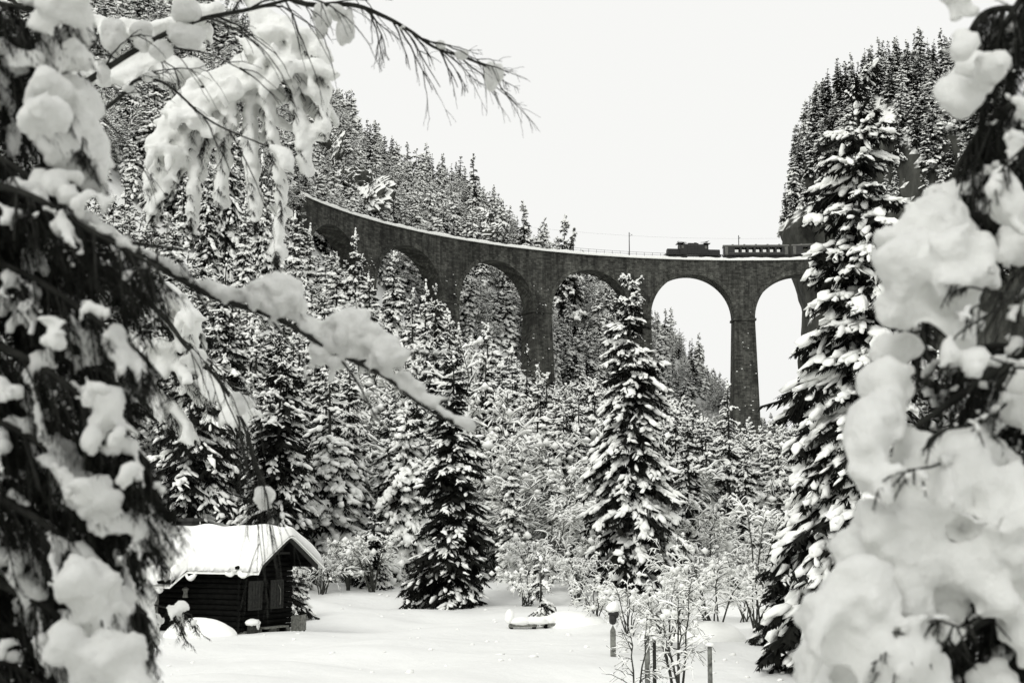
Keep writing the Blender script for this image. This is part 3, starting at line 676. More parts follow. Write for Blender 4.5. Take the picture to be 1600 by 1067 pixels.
for sd_i in range(2):
    g_ = np.random.default_rng(290+sd_i); wd_, sn_ = MB(), MB(); C, D, S = [], [], []
    for p, r, lv in shrub_lines(g_, 10.0, 8, 2.6, 13, .6):
        wd_.tube(p, np.maximum(r, .035), 3, cap=False); seg = p[1:]-p[:-1]; m_ = (p[1:]+p[:-1])/2
        for q, c in zip(seg, m_):
            if g_.random() < .8: C.append(c+np.array([0, 0, .06])); D.append(q); S.append((np.linalg.norm(q)*.6, .09, .08))
    blobs(sn_, C, D, S, g_, 4, .2, .8)
    FROST.append(joined(((wd_, 0), (sn_, 1)), 'bare_tree', [M['twig'], M['far_snow']], {1}))
rg = np.random.default_rng(77)
def far_tree(p, h, wd, label, group, idx):
    o = link('spruce_tree', FAR[idx]); o.location = tuple(p); s = h/10; o.scale = (s*wd, s*wd, s); o.rotation_euler = (rg.uniform(-.04, .04), rg.uniform(-.04, .04), rg.uniform(0, 6.28))
    return tag(o, label, 'tree', group)
SRC = {}
def scatter(name, label, items, srcs):
    """a wood too dense to count, as one object: items = (x, y, z, height, width, variant)"""
    n = len(items); A = np.array([i[:5] for i in items], float); var = np.array([i[5] for i in items])
    me = bpy.data.meshes.new(name); me.vertices.add(n); me.vertices.foreach_set('co', A[:, :3].astype('f').ravel())
    for nm, dt, dat in (('tree_scale', 'FLOAT_VECTOR', np.stack([A[:, 3]*A[:, 4]/10, A[:, 3]*A[:, 4]/10, A[:, 3]/10], 1)), ('tree_turn', 'FLOAT_VECTOR', np.stack([rg.uniform(-.05, .05, n), rg.uniform(-.05, .05, n), rg.uniform(0, 6.28, n)], 1))):
        me.attributes.new(nm, dt, 'POINT').data.foreach_set('vector', dat.astype('f').ravel())
    me.attributes.new('kind_of_tree', 'INT', 'POINT').data.foreach_set('value', var.astype('i'))
    o = link(name, me); tag(o, label, 'forest', kind='stuff')
    gn = bpy.data.node_groups.new(name, 'GeometryNodeTree'); gn.interface.new_socket('Geometry', in_out='INPUT', socket_type='NodeSocketGeometry'); gn.interface.new_socket('Geometry', in_out='OUTPUT', socket_type='NodeSocketGeometry')
    N = gn.nodes; Lk = gn.links; gi = N.new('NodeGroupInput'); go = N.new('NodeGroupOutput'); jn = N.new('GeometryNodeJoinGeometry')
    def attr(nm, t):
        a = N.new('GeometryNodeInputNamedAttribute'); a.data_type = t; a.inputs[0].default_value = nm; return a.outputs[0]
    sc_a, ro_a, va = attr('tree_scale', 'FLOAT_VECTOR'), attr('tree_turn', 'FLOAT_VECTOR'), attr('kind_of_tree', 'INT')
    for i, src in enumerate(srcs):
        oi = N.new('GeometryNodeObjectInfo'); oi.inputs[0].default_value = src; oi.transform_space = 'ORIGINAL'
        cp = N.new('FunctionNodeCompare'); cp.data_type = 'INT'; cp.operation = 'EQUAL'; Lk.new(va, cp.inputs[2]); cp.inputs[3].default_value = i
        ip = N.new('GeometryNodeInstanceOnPoints'); Lk.new(gi.outputs[0], ip.inputs['Points']); Lk.new(cp.outputs[0], ip.inputs['Selection'])
        Lk.new(oi.outputs['Geometry'], ip.inputs['Instance']); Lk.new(ro_a, ip.inputs['Rotation']); Lk.new(sc_a, ip.inputs['Scale']); Lk.new(ip.outputs[0], jn.inputs[0])
    Lk.new(jn.outputs[0], go.inputs[0]); md = o.modifiers.new('wood', 'NODES'); md.node_group = gn
    return o
class Near:
    """spacing test on a grid"""
    def __init__(s, c): s.c = c; s.g = {}
    def ok(s, x, y, r):
        k = int(math.ceil(r/s.c)); a, b = int(x//s.c), int(y//s.c)
        for i in range(a-k, a+k+1):
            for j in range(b-k, b+k+1):
                for q in s.g.get((i, j), ()):
                    if (q[0]-x)**2+(q[1]-y)**2 < r*r: return False
        return True
    def put(s, x, y): s.g.setdefault((int(x//s.c), int(y//s.c)), []).append((x, y))
LIM = np.array([(0, -300), (360, -200), (400, 120), (440, 300), (475, 345), (490, 385), (520, 388), (548, 352), (575, 415), (620, 432), (660, 452), (690, 470), (720, 525), (760, 520), (800, 530), (850, 590), (960, 590), (1040, 600), (1100, 640), (1185, 655), (1245, 655), (1300, 560), (1600, 400)], float)
NR = Near(2.0)
placed = [(b_[0], b_[1]) for b_ in (ground_pt(708, 75), ground_pt(985, 80), ground_pt(1343, 44))]
for a, b in placed: NR.put(a, b)
wood = []
for px_, d_, top_ in [(475, 210, 345), (548, 205, 352), (520, 190, 402), (575, 200, 425), (610, 190, 388), (640, 180, 450), (662, 170, 432), (700, 160, 482), (735, 165, 520), (762, 170, 500), (800, 160, 532), (850, 175, 578), (890, 170, 600), (920, 165, 590), (450, 190, 325), (425, 205, 290), (500, 170, 440), (590, 165, 482), (780, 150, 560), (870, 150, 640), (1110, 150, 640), (1200, 150, 652), (1060, 140, 620), (395, 195, 230), (370, 180, 300), (340, 200, 160), (310, 190, 250), (560, 150, 520), (625, 148, 540), (1225, 170, 650), (1180, 180, 660), (1090, 185, 640), (940, 185, 600), (715, 185, 500), (470, 165, 430), (790, 100, 600), (842, 105, 570), (882, 100, 620), (932, 112, 585), (1040, 100, 645), (1100, 110, 640), (1172, 105, 650), (758, 110, 545), (1205, 100, 680), (1062, 95, 705), (862, 95, 700), (822, 93, 725), (648, 100, 560), (575, 100, 640), (500, 104, 520)]:
    x, y, z = ground_pt(px_, d_); NR.put(x, y); wood.append((x, y, z, max(at(px_, top_, d_)[2]-z, 4), px_))
for trial in range(9000):
    y = rg.uniform(88, 272); pxx = rg.uniform(-20, 1500); x = at(pxx, 700, y)[0]
    rr = math.hypot(x-VC[0], y-VC[1])
    beyond = math.degrees(math.atan2(y-VC[1], x-VC[0])) > 159.5 and x < -38
    if not (y < 200 or rr < VR-4 or beyond) or (abs(rr-VR) < 5 and not beyond) or rg.random() > (y/272): continue
    if not NR.ok(x, y, 2.7+y*.002): continue
    z = zf(x, y); h = rg.uniform(9, 16)
    lim = np.interp(pxx, LIM[:, 0], LIM[:, 1])
    if px_of(x, y, z+h)[1] < lim:
        h = at(pxx, lim+rg.uniform(0, 45), y)[2]-z
        if h < 4: continue
    if y < 125 and 470 < pxx < 1180 and px_of(x, y, z+h)[1] < lim+90 and rg.random() < .7: continue
    NR.put(x, y); wood.append((x, y, z, h, pxx))
wood.sort(key=lambda q: -q[3]/q[1])
OWN = {475: 'snowy spruce whose tip reaches the viaduct wall at its left end', 548: 'thin snowy spruce whose tip crosses the viaduct wall left of the second arch', 610: 'snowy spruce whose round top fills the second arch', 662: 'bright snowy spruce before the pier between second and third arch', 762: 'snowy spruce seen against the opening of the third arch', 800: 'snowy spruce before the right side of the third arch', 850: 'snowy spruce covering the foot of the pier between third and fourth arch', 920: 'snowy spruce below the opening of the fourth arch', 1110: 'snowy spruce low before the fifth arch', 1200: 'snowy spruce right at the foot of the tall right pier', 450: 'snowy spruce left of the end of the viaduct, behind the drooping bough', 735: 'snowy spruce rising behind the tip of the dark lone spruce'}
def wood_lab(pxx, y):
    if pxx in OWN: return OWN[pxx]
    if pxx < 480: return 'snow-covered spruce in the wood on the slope left of the viaduct'
    if pxx < 850: return 'snow-covered spruce in the wood below the left arches' if y > 140 else 'snow-covered spruce in the wood behind the lone dark spruce'
    if pxx < 1250: return 'snow-covered spruce in the valley wood below the right arches'
    return 'snow-covered spruce in the wood behind the tallest spruce'
for x, y, z, h, pxx in wood[:170]:
    i = rg.integers(5); s = h/10; lab = wood_lab(pxx, y)
    place('spruce_tree', MID[i], (x, y, z-.2), (min(s*rg.uniform(.8, 1.15), 1.9), s), rg.uniform(0, 6.28), lab, None if pxx in OWN else lab.replace('snow-covered spruce', 'spruces'))
rest = [(x, y, z-.2, h, rg.uniform(.9, 1.3), rg.choice([0, 2, 4, 6, 0, 1, 4, 8, 9])) for x, y, z, h, pxx in wood[170:]]

# hillside behind the viaduct
hill = []
NH = Near(2.0)
for trial in range(18000):
    y = rg.uniform(266, 378); pxx = rg.uniform(40, 1215); x = at(pxx, 500, y)[0]
    if math.hypot(x-VC[0], y-VC[1]) < VR+4.5: continue
    if not NH.ok(x, y, 2.5): continue
    z = zf(x, y); h = rg.uniform(7.5, 14)*(.8 if pxx > 1000 else 1)*(1.25 if rg.random() < .12 else 1)
    if 520 < pxx < 650 and math.hypot(x-VC[0], y-VC[1]) < VR+14 and rg.random() < .6: continue
    NH.put(x, y); hill.append((x, y, z-.4, h, rg.uniform(.9, 1.3), pxx))
tops = {}
for k_, q in enumerate(hill):
    v = px_of(q[0], q[1], q[2]+q[3])[1]; b_ = int(q[5]//11)
    if b_ not in tops or v < tops[b_][0]: tops[b_] = (v, k_)
ridge_ = {k_ for v, k_ in tops.values()}
srcs = [None]*8; cnt = 0
for k_, q in enumerate(hill):
    if k_ in ridge_:
        idx = cnt % 8; cnt += 1
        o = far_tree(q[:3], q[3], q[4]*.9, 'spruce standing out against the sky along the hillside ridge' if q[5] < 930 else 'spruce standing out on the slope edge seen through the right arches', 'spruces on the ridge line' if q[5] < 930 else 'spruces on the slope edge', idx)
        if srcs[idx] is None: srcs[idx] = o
for px_, d_, top_ in ((822, 348, 312), (876, 344, 332), (898, 344, 352), (742, 354, 238)):
    x, y, z = at(px_, 500, d_); z = zf(x, y); far_tree((x, y, z-.3), max(at(px_, top_, d_)[2]-z, 5), 1.0, 'tall dark single spruce standing out on the hillside ridge', 'single dark spruces on the ridge', 1)
for i_, (px_, d_) in enumerate(((905, 346), (712, 352))):
    x, y, z = at(px_, 500, d_); o = link('bare_tree', FROST[i_]); o.location = (x, y, zf(x, y)-.3); o.scale = (.75,)*3; tag(o, ['leafless frosted tree near the right end of the hillside ridge', 'leafless frosted tree on the upper hillside ridge'][i_], 'tree'); srcs.append(o)
hitems = [(*q[:5], int(rg.choice([0, 1, 2, 3, 4, 6, 0, 2, 4, 5, 8, 9, 8]))) for k_, q in enumerate(hill) if k_ not in ridge_]
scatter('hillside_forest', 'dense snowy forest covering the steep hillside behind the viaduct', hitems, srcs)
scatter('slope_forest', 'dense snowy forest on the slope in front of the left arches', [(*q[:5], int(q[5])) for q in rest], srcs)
vi = []
for _ in range(60):                                            # valley trees beyond the last arch
    pxx = rg.uniform(1150, 1300); y = rg.uniform(332, 420); x = at(pxx, 640, y)[0]; z = zf(x, y); h = at(pxx, rg.uniform(640, 672), y)[2]-z
    vi.append((x, y, z-.3, max(h, 3), 1.2, int(rg.integers(8))))
scatter('valley_forest', 'distant snowy trees low in the valley under the last arch', vi, srcs)
# on the cliff
pc = []; ci = []
for trial in range(9000):
    if len(pc) >= 340: break
    a = rg.uniform(PI*.8, PI*2.02); t = rg.uniform(.34, .99)
    p = cliff_pt(a, t)
    if any(np.sum((p-q)**2) < 2.4**2 for q in pc): continue
    u_, v_ = px_of(*p)
    if 1365 < u_ < 1440 and 165 < v_ < 300 and rg.random() < .85: continue
    if t < .47 and (a < PI*1.42 or rg.random() < .7): continue
    pc.append(p); ci.append((p, rg.uniform(8.5, 15)*(1 if t > .5 else .75), u_))
tops = {}
for k_, (p, h, u_) in enumerate(ci):
    v = px_of(p[0], p[1], p[2]+h)[1]; b_ = int(u_//7)
    if b_ not in tops or v < tops[b_][0]: tops[b_] = (v, k_)
keep_ = {k_ for v, k_ in tops.values()}
for k_ in keep_:
    p, h, u_ = ci[k_]; far_tree(p-np.array([0, 0, .8]), h, rg.uniform(.9, 1.25), 'dark conifer on the skyline of the rock cliff', 'conifers on the rock cliff', [1, 3, 5, 7][rg.integers(4)])
scatter('cliff_forest', 'dense dark conifers clothing the upper slopes of the rock cliff', [(p[0], p[1], p[2]-.8, h, rg.uniform(1.05, 1.4), int(rg.choice([1, 3, 5, 7, 6, 1, 0]))) for k_, (p, h, u_) in enumerate(ci) if k_ not in keep_], srcs)

SH = [shrub_meshes(300+i, 3.2, [9, 7, 11, 8, 10][i], [1.1, .8, 1.5, 1.2, 1.0][i], [12, 13, 11, 14, 12][i], [.7, .4, 1.0, .6, .9][i], .92, 1.15, .05, minr=.013) for i in range(5)]
rg = np.random.default_rng(9)
ns = 0
for trial in range(800):
    if ns >= 64: break
    d = rg.uniform(76, 115); pxx = rg.choice([rg.uniform(770, 1240), rg.uniform(480, 680), rg.uniform(440, 1240)])
    p = ground_pt(pxx, d); s = rg.uniform(.7, 1.5)
    if pxx < 740 and d < 80: continue
    if d < 78 and pxx < 800: continue
    if any((p[0]-a)**2+(p[1]-b)**2 < 1.6**2 for a, b in placed): continue
    if d < 84 and 640 < pxx < 780: continue
    placed.append((p[0], p[1])); ns += 1
    lab = 'bare snow-covered shrub at the wood edge right of the lone dark spruce' if pxx > 740 else 'bare snow-covered shrub at the wood edge left of the lone dark spruce'
    shrub_place(SH[rg.integers(5)], p-np.array([0, 0, .1]), s, rg.uniform(0, 6.28), lab, lab.replace('bare snow-covered shrub', 'shrubs'))
# slender frosted bare trees in the wood
SL = [shrub_meshes(330+i, 9.0, [2, 3, 2, 3, 2][i], [1.0, 1.4, .8, 1.6, 1.1][i], 24, [.5, .7, .4, .8, .6][i], .95, 1.35, .03, minr=.018) for i in range(5)]
rg = np.random.default_rng(15)
for i, (px_, d_, top_) in enumerate([(812, 92, 640), (850, 96, 600), (870, 100, 585), (1185, 78, 690), (1110, 84, 700), (1165, 100, 640), (520, 98, 640), (930, 110, 560), (760, 105, 500), (1015, 92, 600), (785, 98, 560), (835, 110, 520), (895, 92, 640), (1050, 98, 610), (1095, 100, 620), (1205, 92, 660), (640, 100, 520), (600, 110, 480), (660, 112, 500), (780, 118, 480), (740, 120, 470), (500, 100, 560), (570, 120, 430), (860, 88, 700), (1130, 88, 720), (1080, 84, 740), (945, 90, 690)]):
    b = ground_pt(px_, d_); h = at(px_, top_, d_)[2]-b[2]
    lab = 'slender frosted bare tree in the wood left of the lone dark spruce' if px_ < 700 else ('slender frosted bare tree between the lone dark spruce and the tall pointed one' if px_ < 985 else 'slender frosted bare tree between the tall pointed spruce and the tallest spruce')
    shrub_place(SL[i % 5], b-np.array([0, 0, .1]), h/9, rg.uniform(0, 6.28), lab, lab.replace('slender frosted bare tree', 'frosted bare trees'), 'bare_tree', 'tree')

# ------------------------------------------------------------------ hut
HD = 57.0; A29 = math.radians(29)
hc = ground_pt(377, HD); hz = 0.0
hn = np.array([math.cos(A29), -math.sin(A29), 0]); ht = np.array([math.sin(A29), math.cos(A29), 0])
HUT = empty('log_hut', (hc[0], hc[1], zf(hc[0], hc[1])-.25), -A29); tag(HUT, 'small black timber hut with thick snow on its gabled roof', 'hut')
# local frame: +x along the ridge towards the gable, +y across the gable to the back; near gable corner at origin
GW, HLn, EH, PK = 3.0, 5.2, 3.05, 4.0
Z0 = .25
mb = MB(); mb.box((-HLn/2, GW/2, EH/2), (HLn/2-.05, GW/2-.05, EH/2)); mb.add([(-.06, .05, EH), (-.06, GW-.05, EH), (-.06, GW/2, PK-.1), (-HLn+.06, .05, EH), (-HLn+.06, GW-.05, EH), (-HLn+.06, GW/2, PK-.1)], [[0, 1, 2], [3, 5, 4]])
wall = mb.build('wall', M['timber'], HUT)
rg = np.random.default_rng(21)
nlog = 13
for i in range(nlog):
    z = .3+(i+.5)*(EH-.3)/nlog; hh_ = (EH-.3)/nlog/2-.008
    for q in range(2):
        mb = MB(); j = rg.uniform(-.012, .012)
        if q == 0: mb.tube([[0.015+j, -.16, z], [0.015+j, GW+.16, z]], hh_*1.05, 8)
        else: mb.tube([[.16, .01+j, z], [-HLn, .01+j, z]], hh_*1.05, 8)
        mb.build('plank', M['timber'], wall)
for i in range(6):
    y0 = GW*(i+.5)/6; zt = EH+(PK-EH)*(1-abs(y0-GW/2)/(GW/2))-.05
    mb = MB(); mb.box((.03, y0, (EH+zt)/2), (.025, GW/12-.01, (zt-EH)/2)); mb.build('plank', M['timber'], wall)
for i in range(14):                                         # foundation stones
    mb = MB(); tv, tf = ICO[1]; s_ = rg.uniform(.13, .22)
    p = (.05, .15+i*.3, .2+rg.uniform(-.05, .08)) if i < 10 else (-.2-(i-10)*.35, -.02, .2)
    V = np.sign(tv)*np.abs(tv)**.7*(1+.08*rg.standard_normal((len(tv), 1)))*np.array([s_, s_*1.1, s_*.75]); mb.add(V+np.array(p), tf); mb.build('stone', M['greywood'] if i % 3 == 0 else M['stone'], HUT)
# roof: two slopes with overhang; the front slope runs further down over the porch
OV, OE = 1.15, .42; xg, xb = OV, -HLn-.5; pit = (PK-EH)/(GW/2); ridge = PK
def slope(y): return ridge-abs(y-GW/2)*pit
for nm, ya, x0, x1 in (('roof_slope', -OE, -2.35, xg), ('roof_slope', GW+OE, xb, xg), ('roof_slope', -1.35, xb, -2.35)):
    mb = MB(); za, zr = slope(ya), ridge; ym = GW/2
    T = .09; V = [(x, y, z+dz) for x in (x0, x1) for y, z in ((ym, zr), (ya, za)) for dz in (0, T)]
    mb.add(V, [[0, 1, 3, 2], [4, 6, 7, 5], [0, 4, 5, 1], [2, 3, 7, 6], [0, 2, 6, 4], [1, 5, 7, 3]])
    rf = mb.build(nm, M['timber'], HUT)
for s, ya in ((1, -OE), (-1, GW+OE)):                       # barge boards on the gable
    mb = MB(); ym = GW/2; za = slope(ya)
    V = [(xg+dx, y, z+dz) for dx in (.003, .05) for y, z in ((ym, ridge+.1), (ya, za+.1)) for dz in (-.24, 0)]
    mb.add(V, [[0, 1, 3, 2], [4, 6, 7, 5], [0, 4, 5, 1], [2, 3, 7, 6], [0, 2, 6, 4], [1, 5, 7, 3]]); mb.build('barge_board', M['shutter'], HUT)
for y in (.0, GW/2, GW):                                    # purlins
    mb = MB(); mb.box((OV/2, y, slope(y)-.12), (OV/2-.05, .08, .08)); mb.build('purlin', M['timber'], HUT)
mb = MB(); mb.box((.4, GW*.62, EH+.32), (.3, .32, .04)); mb.build('gable_shelf', M['shutter'], HUT)
# snow on roof: a thick slab with rounded, uneven edges
def roof_snow():
    nxs, nys = 90, 56; X = np.linspace(xb-.12, xg+.16, nxs); g2 = np.random.default_rng(8); top = np.zeros((nxs, nys, 3)); bot = np.zeros((nxs, nys, 3))
    scal = .14*np.sin(X*1.9+.5)+.09*np.sin(X*4.3+1)+.05*np.sin(X*11.7)+.03*np.sin(X*19)
    for i, x in enumerate(X):
        y0 = (-OE-.18 if x > -2.35 else -1.5)-.5*max(0, 1-abs(x+2.35)/.25)*0+scal[i]*.9; y1 = GW+OE+.2+scal[-i]*.4
        Y = np.linspace(y0, y1, nys); e = np.minimum((Y-y0), (y1-Y)); ex = min(x-X[0], X[-1]-x)*2
        th = .40*np.sqrt(np.clip(1-(1-np.clip(e/.32, 0, 1))**2, 0, 1))*math.sqrt(max(0, 1-(1-min(ex/.25, 1))**2))
        base = ridge+.1-np.sqrt((Y-GW/2)**2+.03)*pit+.1
        curl = -np.clip(-(Y-y0-.22), 0, 1)*1.2*(.6+scal[i]*2)
        lump = .04*np.sin(x*2.3+Y*1.7)+.03*np.sin(x*4.1-Y*3.3)
        top[i] = np.stack([np.full(nys, x), Y, base+th+lump*np.clip(th*3, 0, 1)+curl], 1); bot[i] = np.stack([np.full(nys, x), Y, base-.08+curl*1.15-.02], 1)
    k = (np.arange(nxs-1)[:, None]*nys+np.arange(nys-1)[None]).ravel(); Q = np.stack([k, k+nys, k+nys+1, k+1], 1); N = nxs*nys
    mb = MB(); Fs = [Q, (Q+N)[:, ::-1]]
    for idx in (np.arange(nxs)*nys, np.arange(nxs)*nys+nys-1, np.arange(nys), np.arange(nys)+(nxs-1)*nys): Fs.append(np.stack([idx[:-1], idx[1:], idx[1:]+N, idx[:-1]+N], 1))
    mb.add(np.concatenate([top.reshape(-1, 3), bot.reshape(-1, 3)]), np.concatenate(Fs)); return mb
roof_snow().build('roof_snow', M['snow'], HUT, True)
# curled lips of snow hanging off the front eave
mb = MB()
for x0, x1, yb, dz in ((.3, 1.05, -.62, .0), (-.42, .02, -.60, .02), (-2.3, -1.75, -.75, -.04), (-3.15, -2.75, -1.6, -.1), (-4.9, -3.7, -1.66, -.06)):
    n = 9; u = np.linspace(0, 1, n); P = np.stack([x0+(x1-x0)*u, np.full(n, yb+.1), slope(yb)+dz+.05-(.12+.12*((x0*7.3) % 1))*np.sin(u*PI)**.6*(1+.5*np.sin(u*3+x0*5))], 1)
    mb = MB(); mb.tube(P, .09+.03*np.sin(u*7+x0), 8); mb.build('snow_lip', M['snow'], HUT, True)
mb = MB(); mb.box((-4.3, GW/2+.3, ridge+.25), (.28, .25, .42)); mb.box((-4.3, GW/2+.3, ridge+.72), (.42, .36, .07)); ch = mb.build('chimney', M['iron'], HUT)
mb = MB(); mb.box((-4.3, GW/2+.3, ridge+.5), (.36, .31, .03)); mb.build('chimney_collar', M['iron'], ch)
for y in (.62, 1.98):                                       # the two shutters
    mb = MB()
    for i in range(4): mb.box((.2, y-.27+i*.18, 1.72), (.02, .08, .52))
    sh = mb.build('shutter', M['shutter'], HUT)
    mb = MB()
    for dy in (-.385, .385): mb.box((.215, y+dy, 1.72), (.03, .03, .57))
    for dz in (-.54, .54): mb.box((.215, y, 1.72+dz), (.03, .355, .035))
    mb.build('shutter_frame', M['shutter'], sh)
    if y > 1: mb = MB(); mb.tube([[.25, y+.05, 2.1], [.25, y+.2, 1.9], [.25, y+.22, 1.5], [.25, y+.18, 1.3]], .015, 5); mb.build('hook', M['greywood'], sh)
# porch post of peeled trunk
xp = -3.55; zz = np.linspace(.1, slope(-1.1)-.02, 12)
mb = MB(); mb.tube(np.stack([np.full(12, xp)+.015*np.sin(zz*5), np.full(12, -1.05), zz], 1), np.linspace(.2, .15, 12)+.012*np.sin(zz*9), 12); mb.build('porch_post', M['palebark'], HUT, True)
# lantern on the dark side wall
LN = empty('wall_lantern', (0, 0, 0)); pl_ = hc+hn*(-2.75)+ht*(-.12); LN.location = (pl_[0], pl_[1], zf(hc[0], hc[1])+1.35)
tag(LN, 'small pale hourglass lantern on the dark side wall of the hut', 'lantern')
mb = MB(); mb.tube([[0, 0, 0], [0, 0, .05], [0, 0, .2], [0, 0, .3]], [.12, .12, .08, .11], 8); mb.build('body', M['greywood'], LN)
mb = MB(); mb.tube([[0, 0, .3], [0, 0, .36], [0, 0, .43]], [.15, .14, .04], 8); mb.build('cap', M['greywood'], LN)

def on_hut(x, y, z): 
    p = hc+hn*x+ht*y; return (p[0], p[1], zf(p[0], p[1])+z)
# things at the gable foot
B = empty('snowy_chopping_block', on_hut(.42, .25, -.1), .3); tag(B, 'low block capped with snow under the left shutter of the hut', 'block')
mb = MB(); mb.tube([[0, 0, 0], [0, 0, .42]], [.24, .2], 10); mb.build('log', M['bark'], B)
mb = MB(); blobs(mb, [[0, 0, .5], [.16, 0, .4]], [[1, 0, 0]]*2, [[.3, .26, .16], [.12, .16, .22]], rg, 2, .05, .9); mb.build('snow_cap', M['snow'], B, True)
B = empty('plank_bench', on_hut(.5, 1.5, 0), -A29); tag(B, 'low grey plank bench against the hut gable', 'bench')
mb = MB(); mb.box((0, 0, .26), (.16, .75, .03)); mb.build('seat', M['greywood'], B)
for s in (-1, 1): mb = MB(); mb.box((0, s*.55, .11), (.13, .05, .12)); mb.build('leg', M['timber'], B)
B = empty('wooden_box', on_hut(.75, 2.75, 0), -A29+.3); tag(B, 'pale board box on short legs at the right corner of the hut', 'box')
for i in range(3): mb = MB(); mb.box((.22, -.2+i*.2, .62), (.015, .095, .32)); mb.build('board', M['greywood'], B)
for s in (-1, 1): mb = MB(); mb.box((0, s*.29, .6), (.2, .015, .3)); mb.build('side_board', M['greywood'], B)
for a in (-1, 1):
    for s in (-1, 1): mb = MB(); mb.box((a*.17, s*.24, .14), (.03, .03, .16)); mb.build('leg', M['timber'], B)
mb = MB(); mb.box((.5, .5, .12), (.35, .12, .03)); mb.add([(0, 0, 0)], np.zeros((0, 3), int)); o = mb.build('leaning_plank', M['timber']); o.location = on_hut(1.0, 3.2, .02); o.rotation_euler = (.1, .1, .5)
tag(o, 'short dark plank lying in the snow right of the hut', 'plank')
def mound(name, px, d, rx, ry, h, label, seed=0):
    p = ground_pt(px, d); tv, tf = ico(3); g2 = np.random.default_rng(seed)
    V = tv*(1+.05*fnoise(tv*3, seed, .2, 3)[:, None])*np.array([rx, ry, h]); mb = MB(); mb.add(V, tf); o = mb.build(name, M['snow'], smooth=True); o.location = tuple(p-np.array([0, 0, .12*h])); return tag(o, label, 'snow heap')
mound('snow_heap', 316, 54.8, 1.45, .9, .8, 'rounded snow heap piled against the front of the hut', 3)
mound('snow_heap', 895, 62, 1.5, 1.2, .75, 'smooth snow heap beside the buried bench', 4)
mound('snow_heap', 1108, 52, 1.3, 1.1, .8, 'rounded snow heap behind the bare shrubs at lower right', 5)

mb = MB(); g_ = np.random.default_rng(31); C = []; S = []
for _ in range(200):
    d = g_.uniform(40, 88); x = at(g_.uniform(230, 1250), 900, d)[0]; r = g_.uniform(.03, .11)*(1.6 if g_.random() < .08 else 1); C.append((x, d, zf(x, d)+r*.1)); S.append((r*g_.uniform(.8, 1.8), r, r*.6))
blobs(mb, C, [(g_.uniform(-1, 1), g_.uniform(-1, 1), 0) for _ in C], S, g_, 0, .2, .8)
tag(mb.build('fallen_snow_clumps', M['snow'], smooth=True), 'small clumps of fallen snow strewn over the clearing', 'snow', kind='stuff')
# ------------------------------------------------------------------ things on the clearing, right
B = empty('buried_bench', tuple(ground_pt(845, 61)-np.array([0, 0, .14])), .25); tag(B, 'plank bench almost buried in snow at the edge of the clearing', 'bench')
mb = MB(); mb.box((.75, 0, .3), (.75, .1, .05), None); mb.build('plank', M['greywood'], B)
mb = MB(); mb.box((-.8, -.05, .26), (.6, .1, .05)); mb.build('plank', M['greywood'], B)
for x in (-1.3, -.3, .2): mb = MB(); mb.box((x, 0, .1), (.06, .12, .22)); mb.build('leg', M['timber'], B)
mb = MB(); blobs(mb, [[-.9, 0, .42], [-.2, .05, .42], [-1.35, .05, .6], [.35, .2, .4]], [[1, 0, 0]]*4, [[.5, .25, .2], [.6, .3, .2], [.2, .2, .35], [.45, .3, .25]], rg, 2, .05, .8); mb.build('snow_cap', M['snow'], B, True)
hero(845, 62.5, 868, 'tiny snow-capped young spruce behind the buried bench', 18, .75, nb=26, nt_=5, snow=.9, nteeth=10, shape=.5, thick=2.2)
B = empty('lamp_post', tuple(ground_pt(957, 46)-np.array([0, 0, .1])), 0); tag(B, 'short wooden post carrying a dark box under a round snow cap', 'post')
mb = MB(); mb.box((0, 0, .45), (.085, .07, .45)); mb.add(np.array([(-.085, -.07, .9), (.085, -.07, .9), (.085, .07, .9), (-.085, .07, .9), (0, 0, 1.1)]), [[0, 1, 4], [1, 2, 4], [2, 3, 4], [3, 0, 4]]); mb.build('post', M['greywood'], B)
mb = MB(); blobs(mb, [[0, 0, 1.28], [.03, 0, 1.42]], [[1, 0, 0]]*2, [[.13, .13, .2], [.17, .15, .14]], rg, 1, .1, 1); mb.build('box', M['iron'], B)
mb = MB(); blobs(mb, [[0, 0, 1.6], [.05, 0, 1.68]], [[1, 0, 0]]*2, [[.22, .22, .17], [.15, .17, .15]], rg, 2, .05, .8); mb.build('snow_cap', M['snow'], B, True)
def stake(px, d, top, r, label, m='palebark', lean=0, cap=True):
    p = ground_pt(px, d); h = at(px, top, d)[2]-p[2]; B = empty('fence_stake', tuple(p-np.array([0, 0, .2])), 0); tag(B, label, 'stake')
    zz = np.linspace(0, h+.2, 6); mb = MB(); mb.tube(np.stack([lean*zz, 0*zz, zz], 1), r*np.linspace(1.1, .9, 6), 9); mb.build('post', M[m], B, True)
    if cap: mb = MB(); blobs(mb, [[lean*h, 0, h+.24]], [[1, 0, 0]], [[r*1.7, r*1.5, r*1.0]], rg, 2, .1, .6); mb.build('snow_cap', M['snow'], B, True)
stake(1010, 33, 992, .065, 'thick pale stake at the bottom edge among bare shrubs')
stake(1021, 33.5, 1000, .045, 'thin dark stake right beside the thick pale one', 'bark')
stake(1107, 34, 1010, .06, 'pale birch-barked stake right of the bare shrubs')
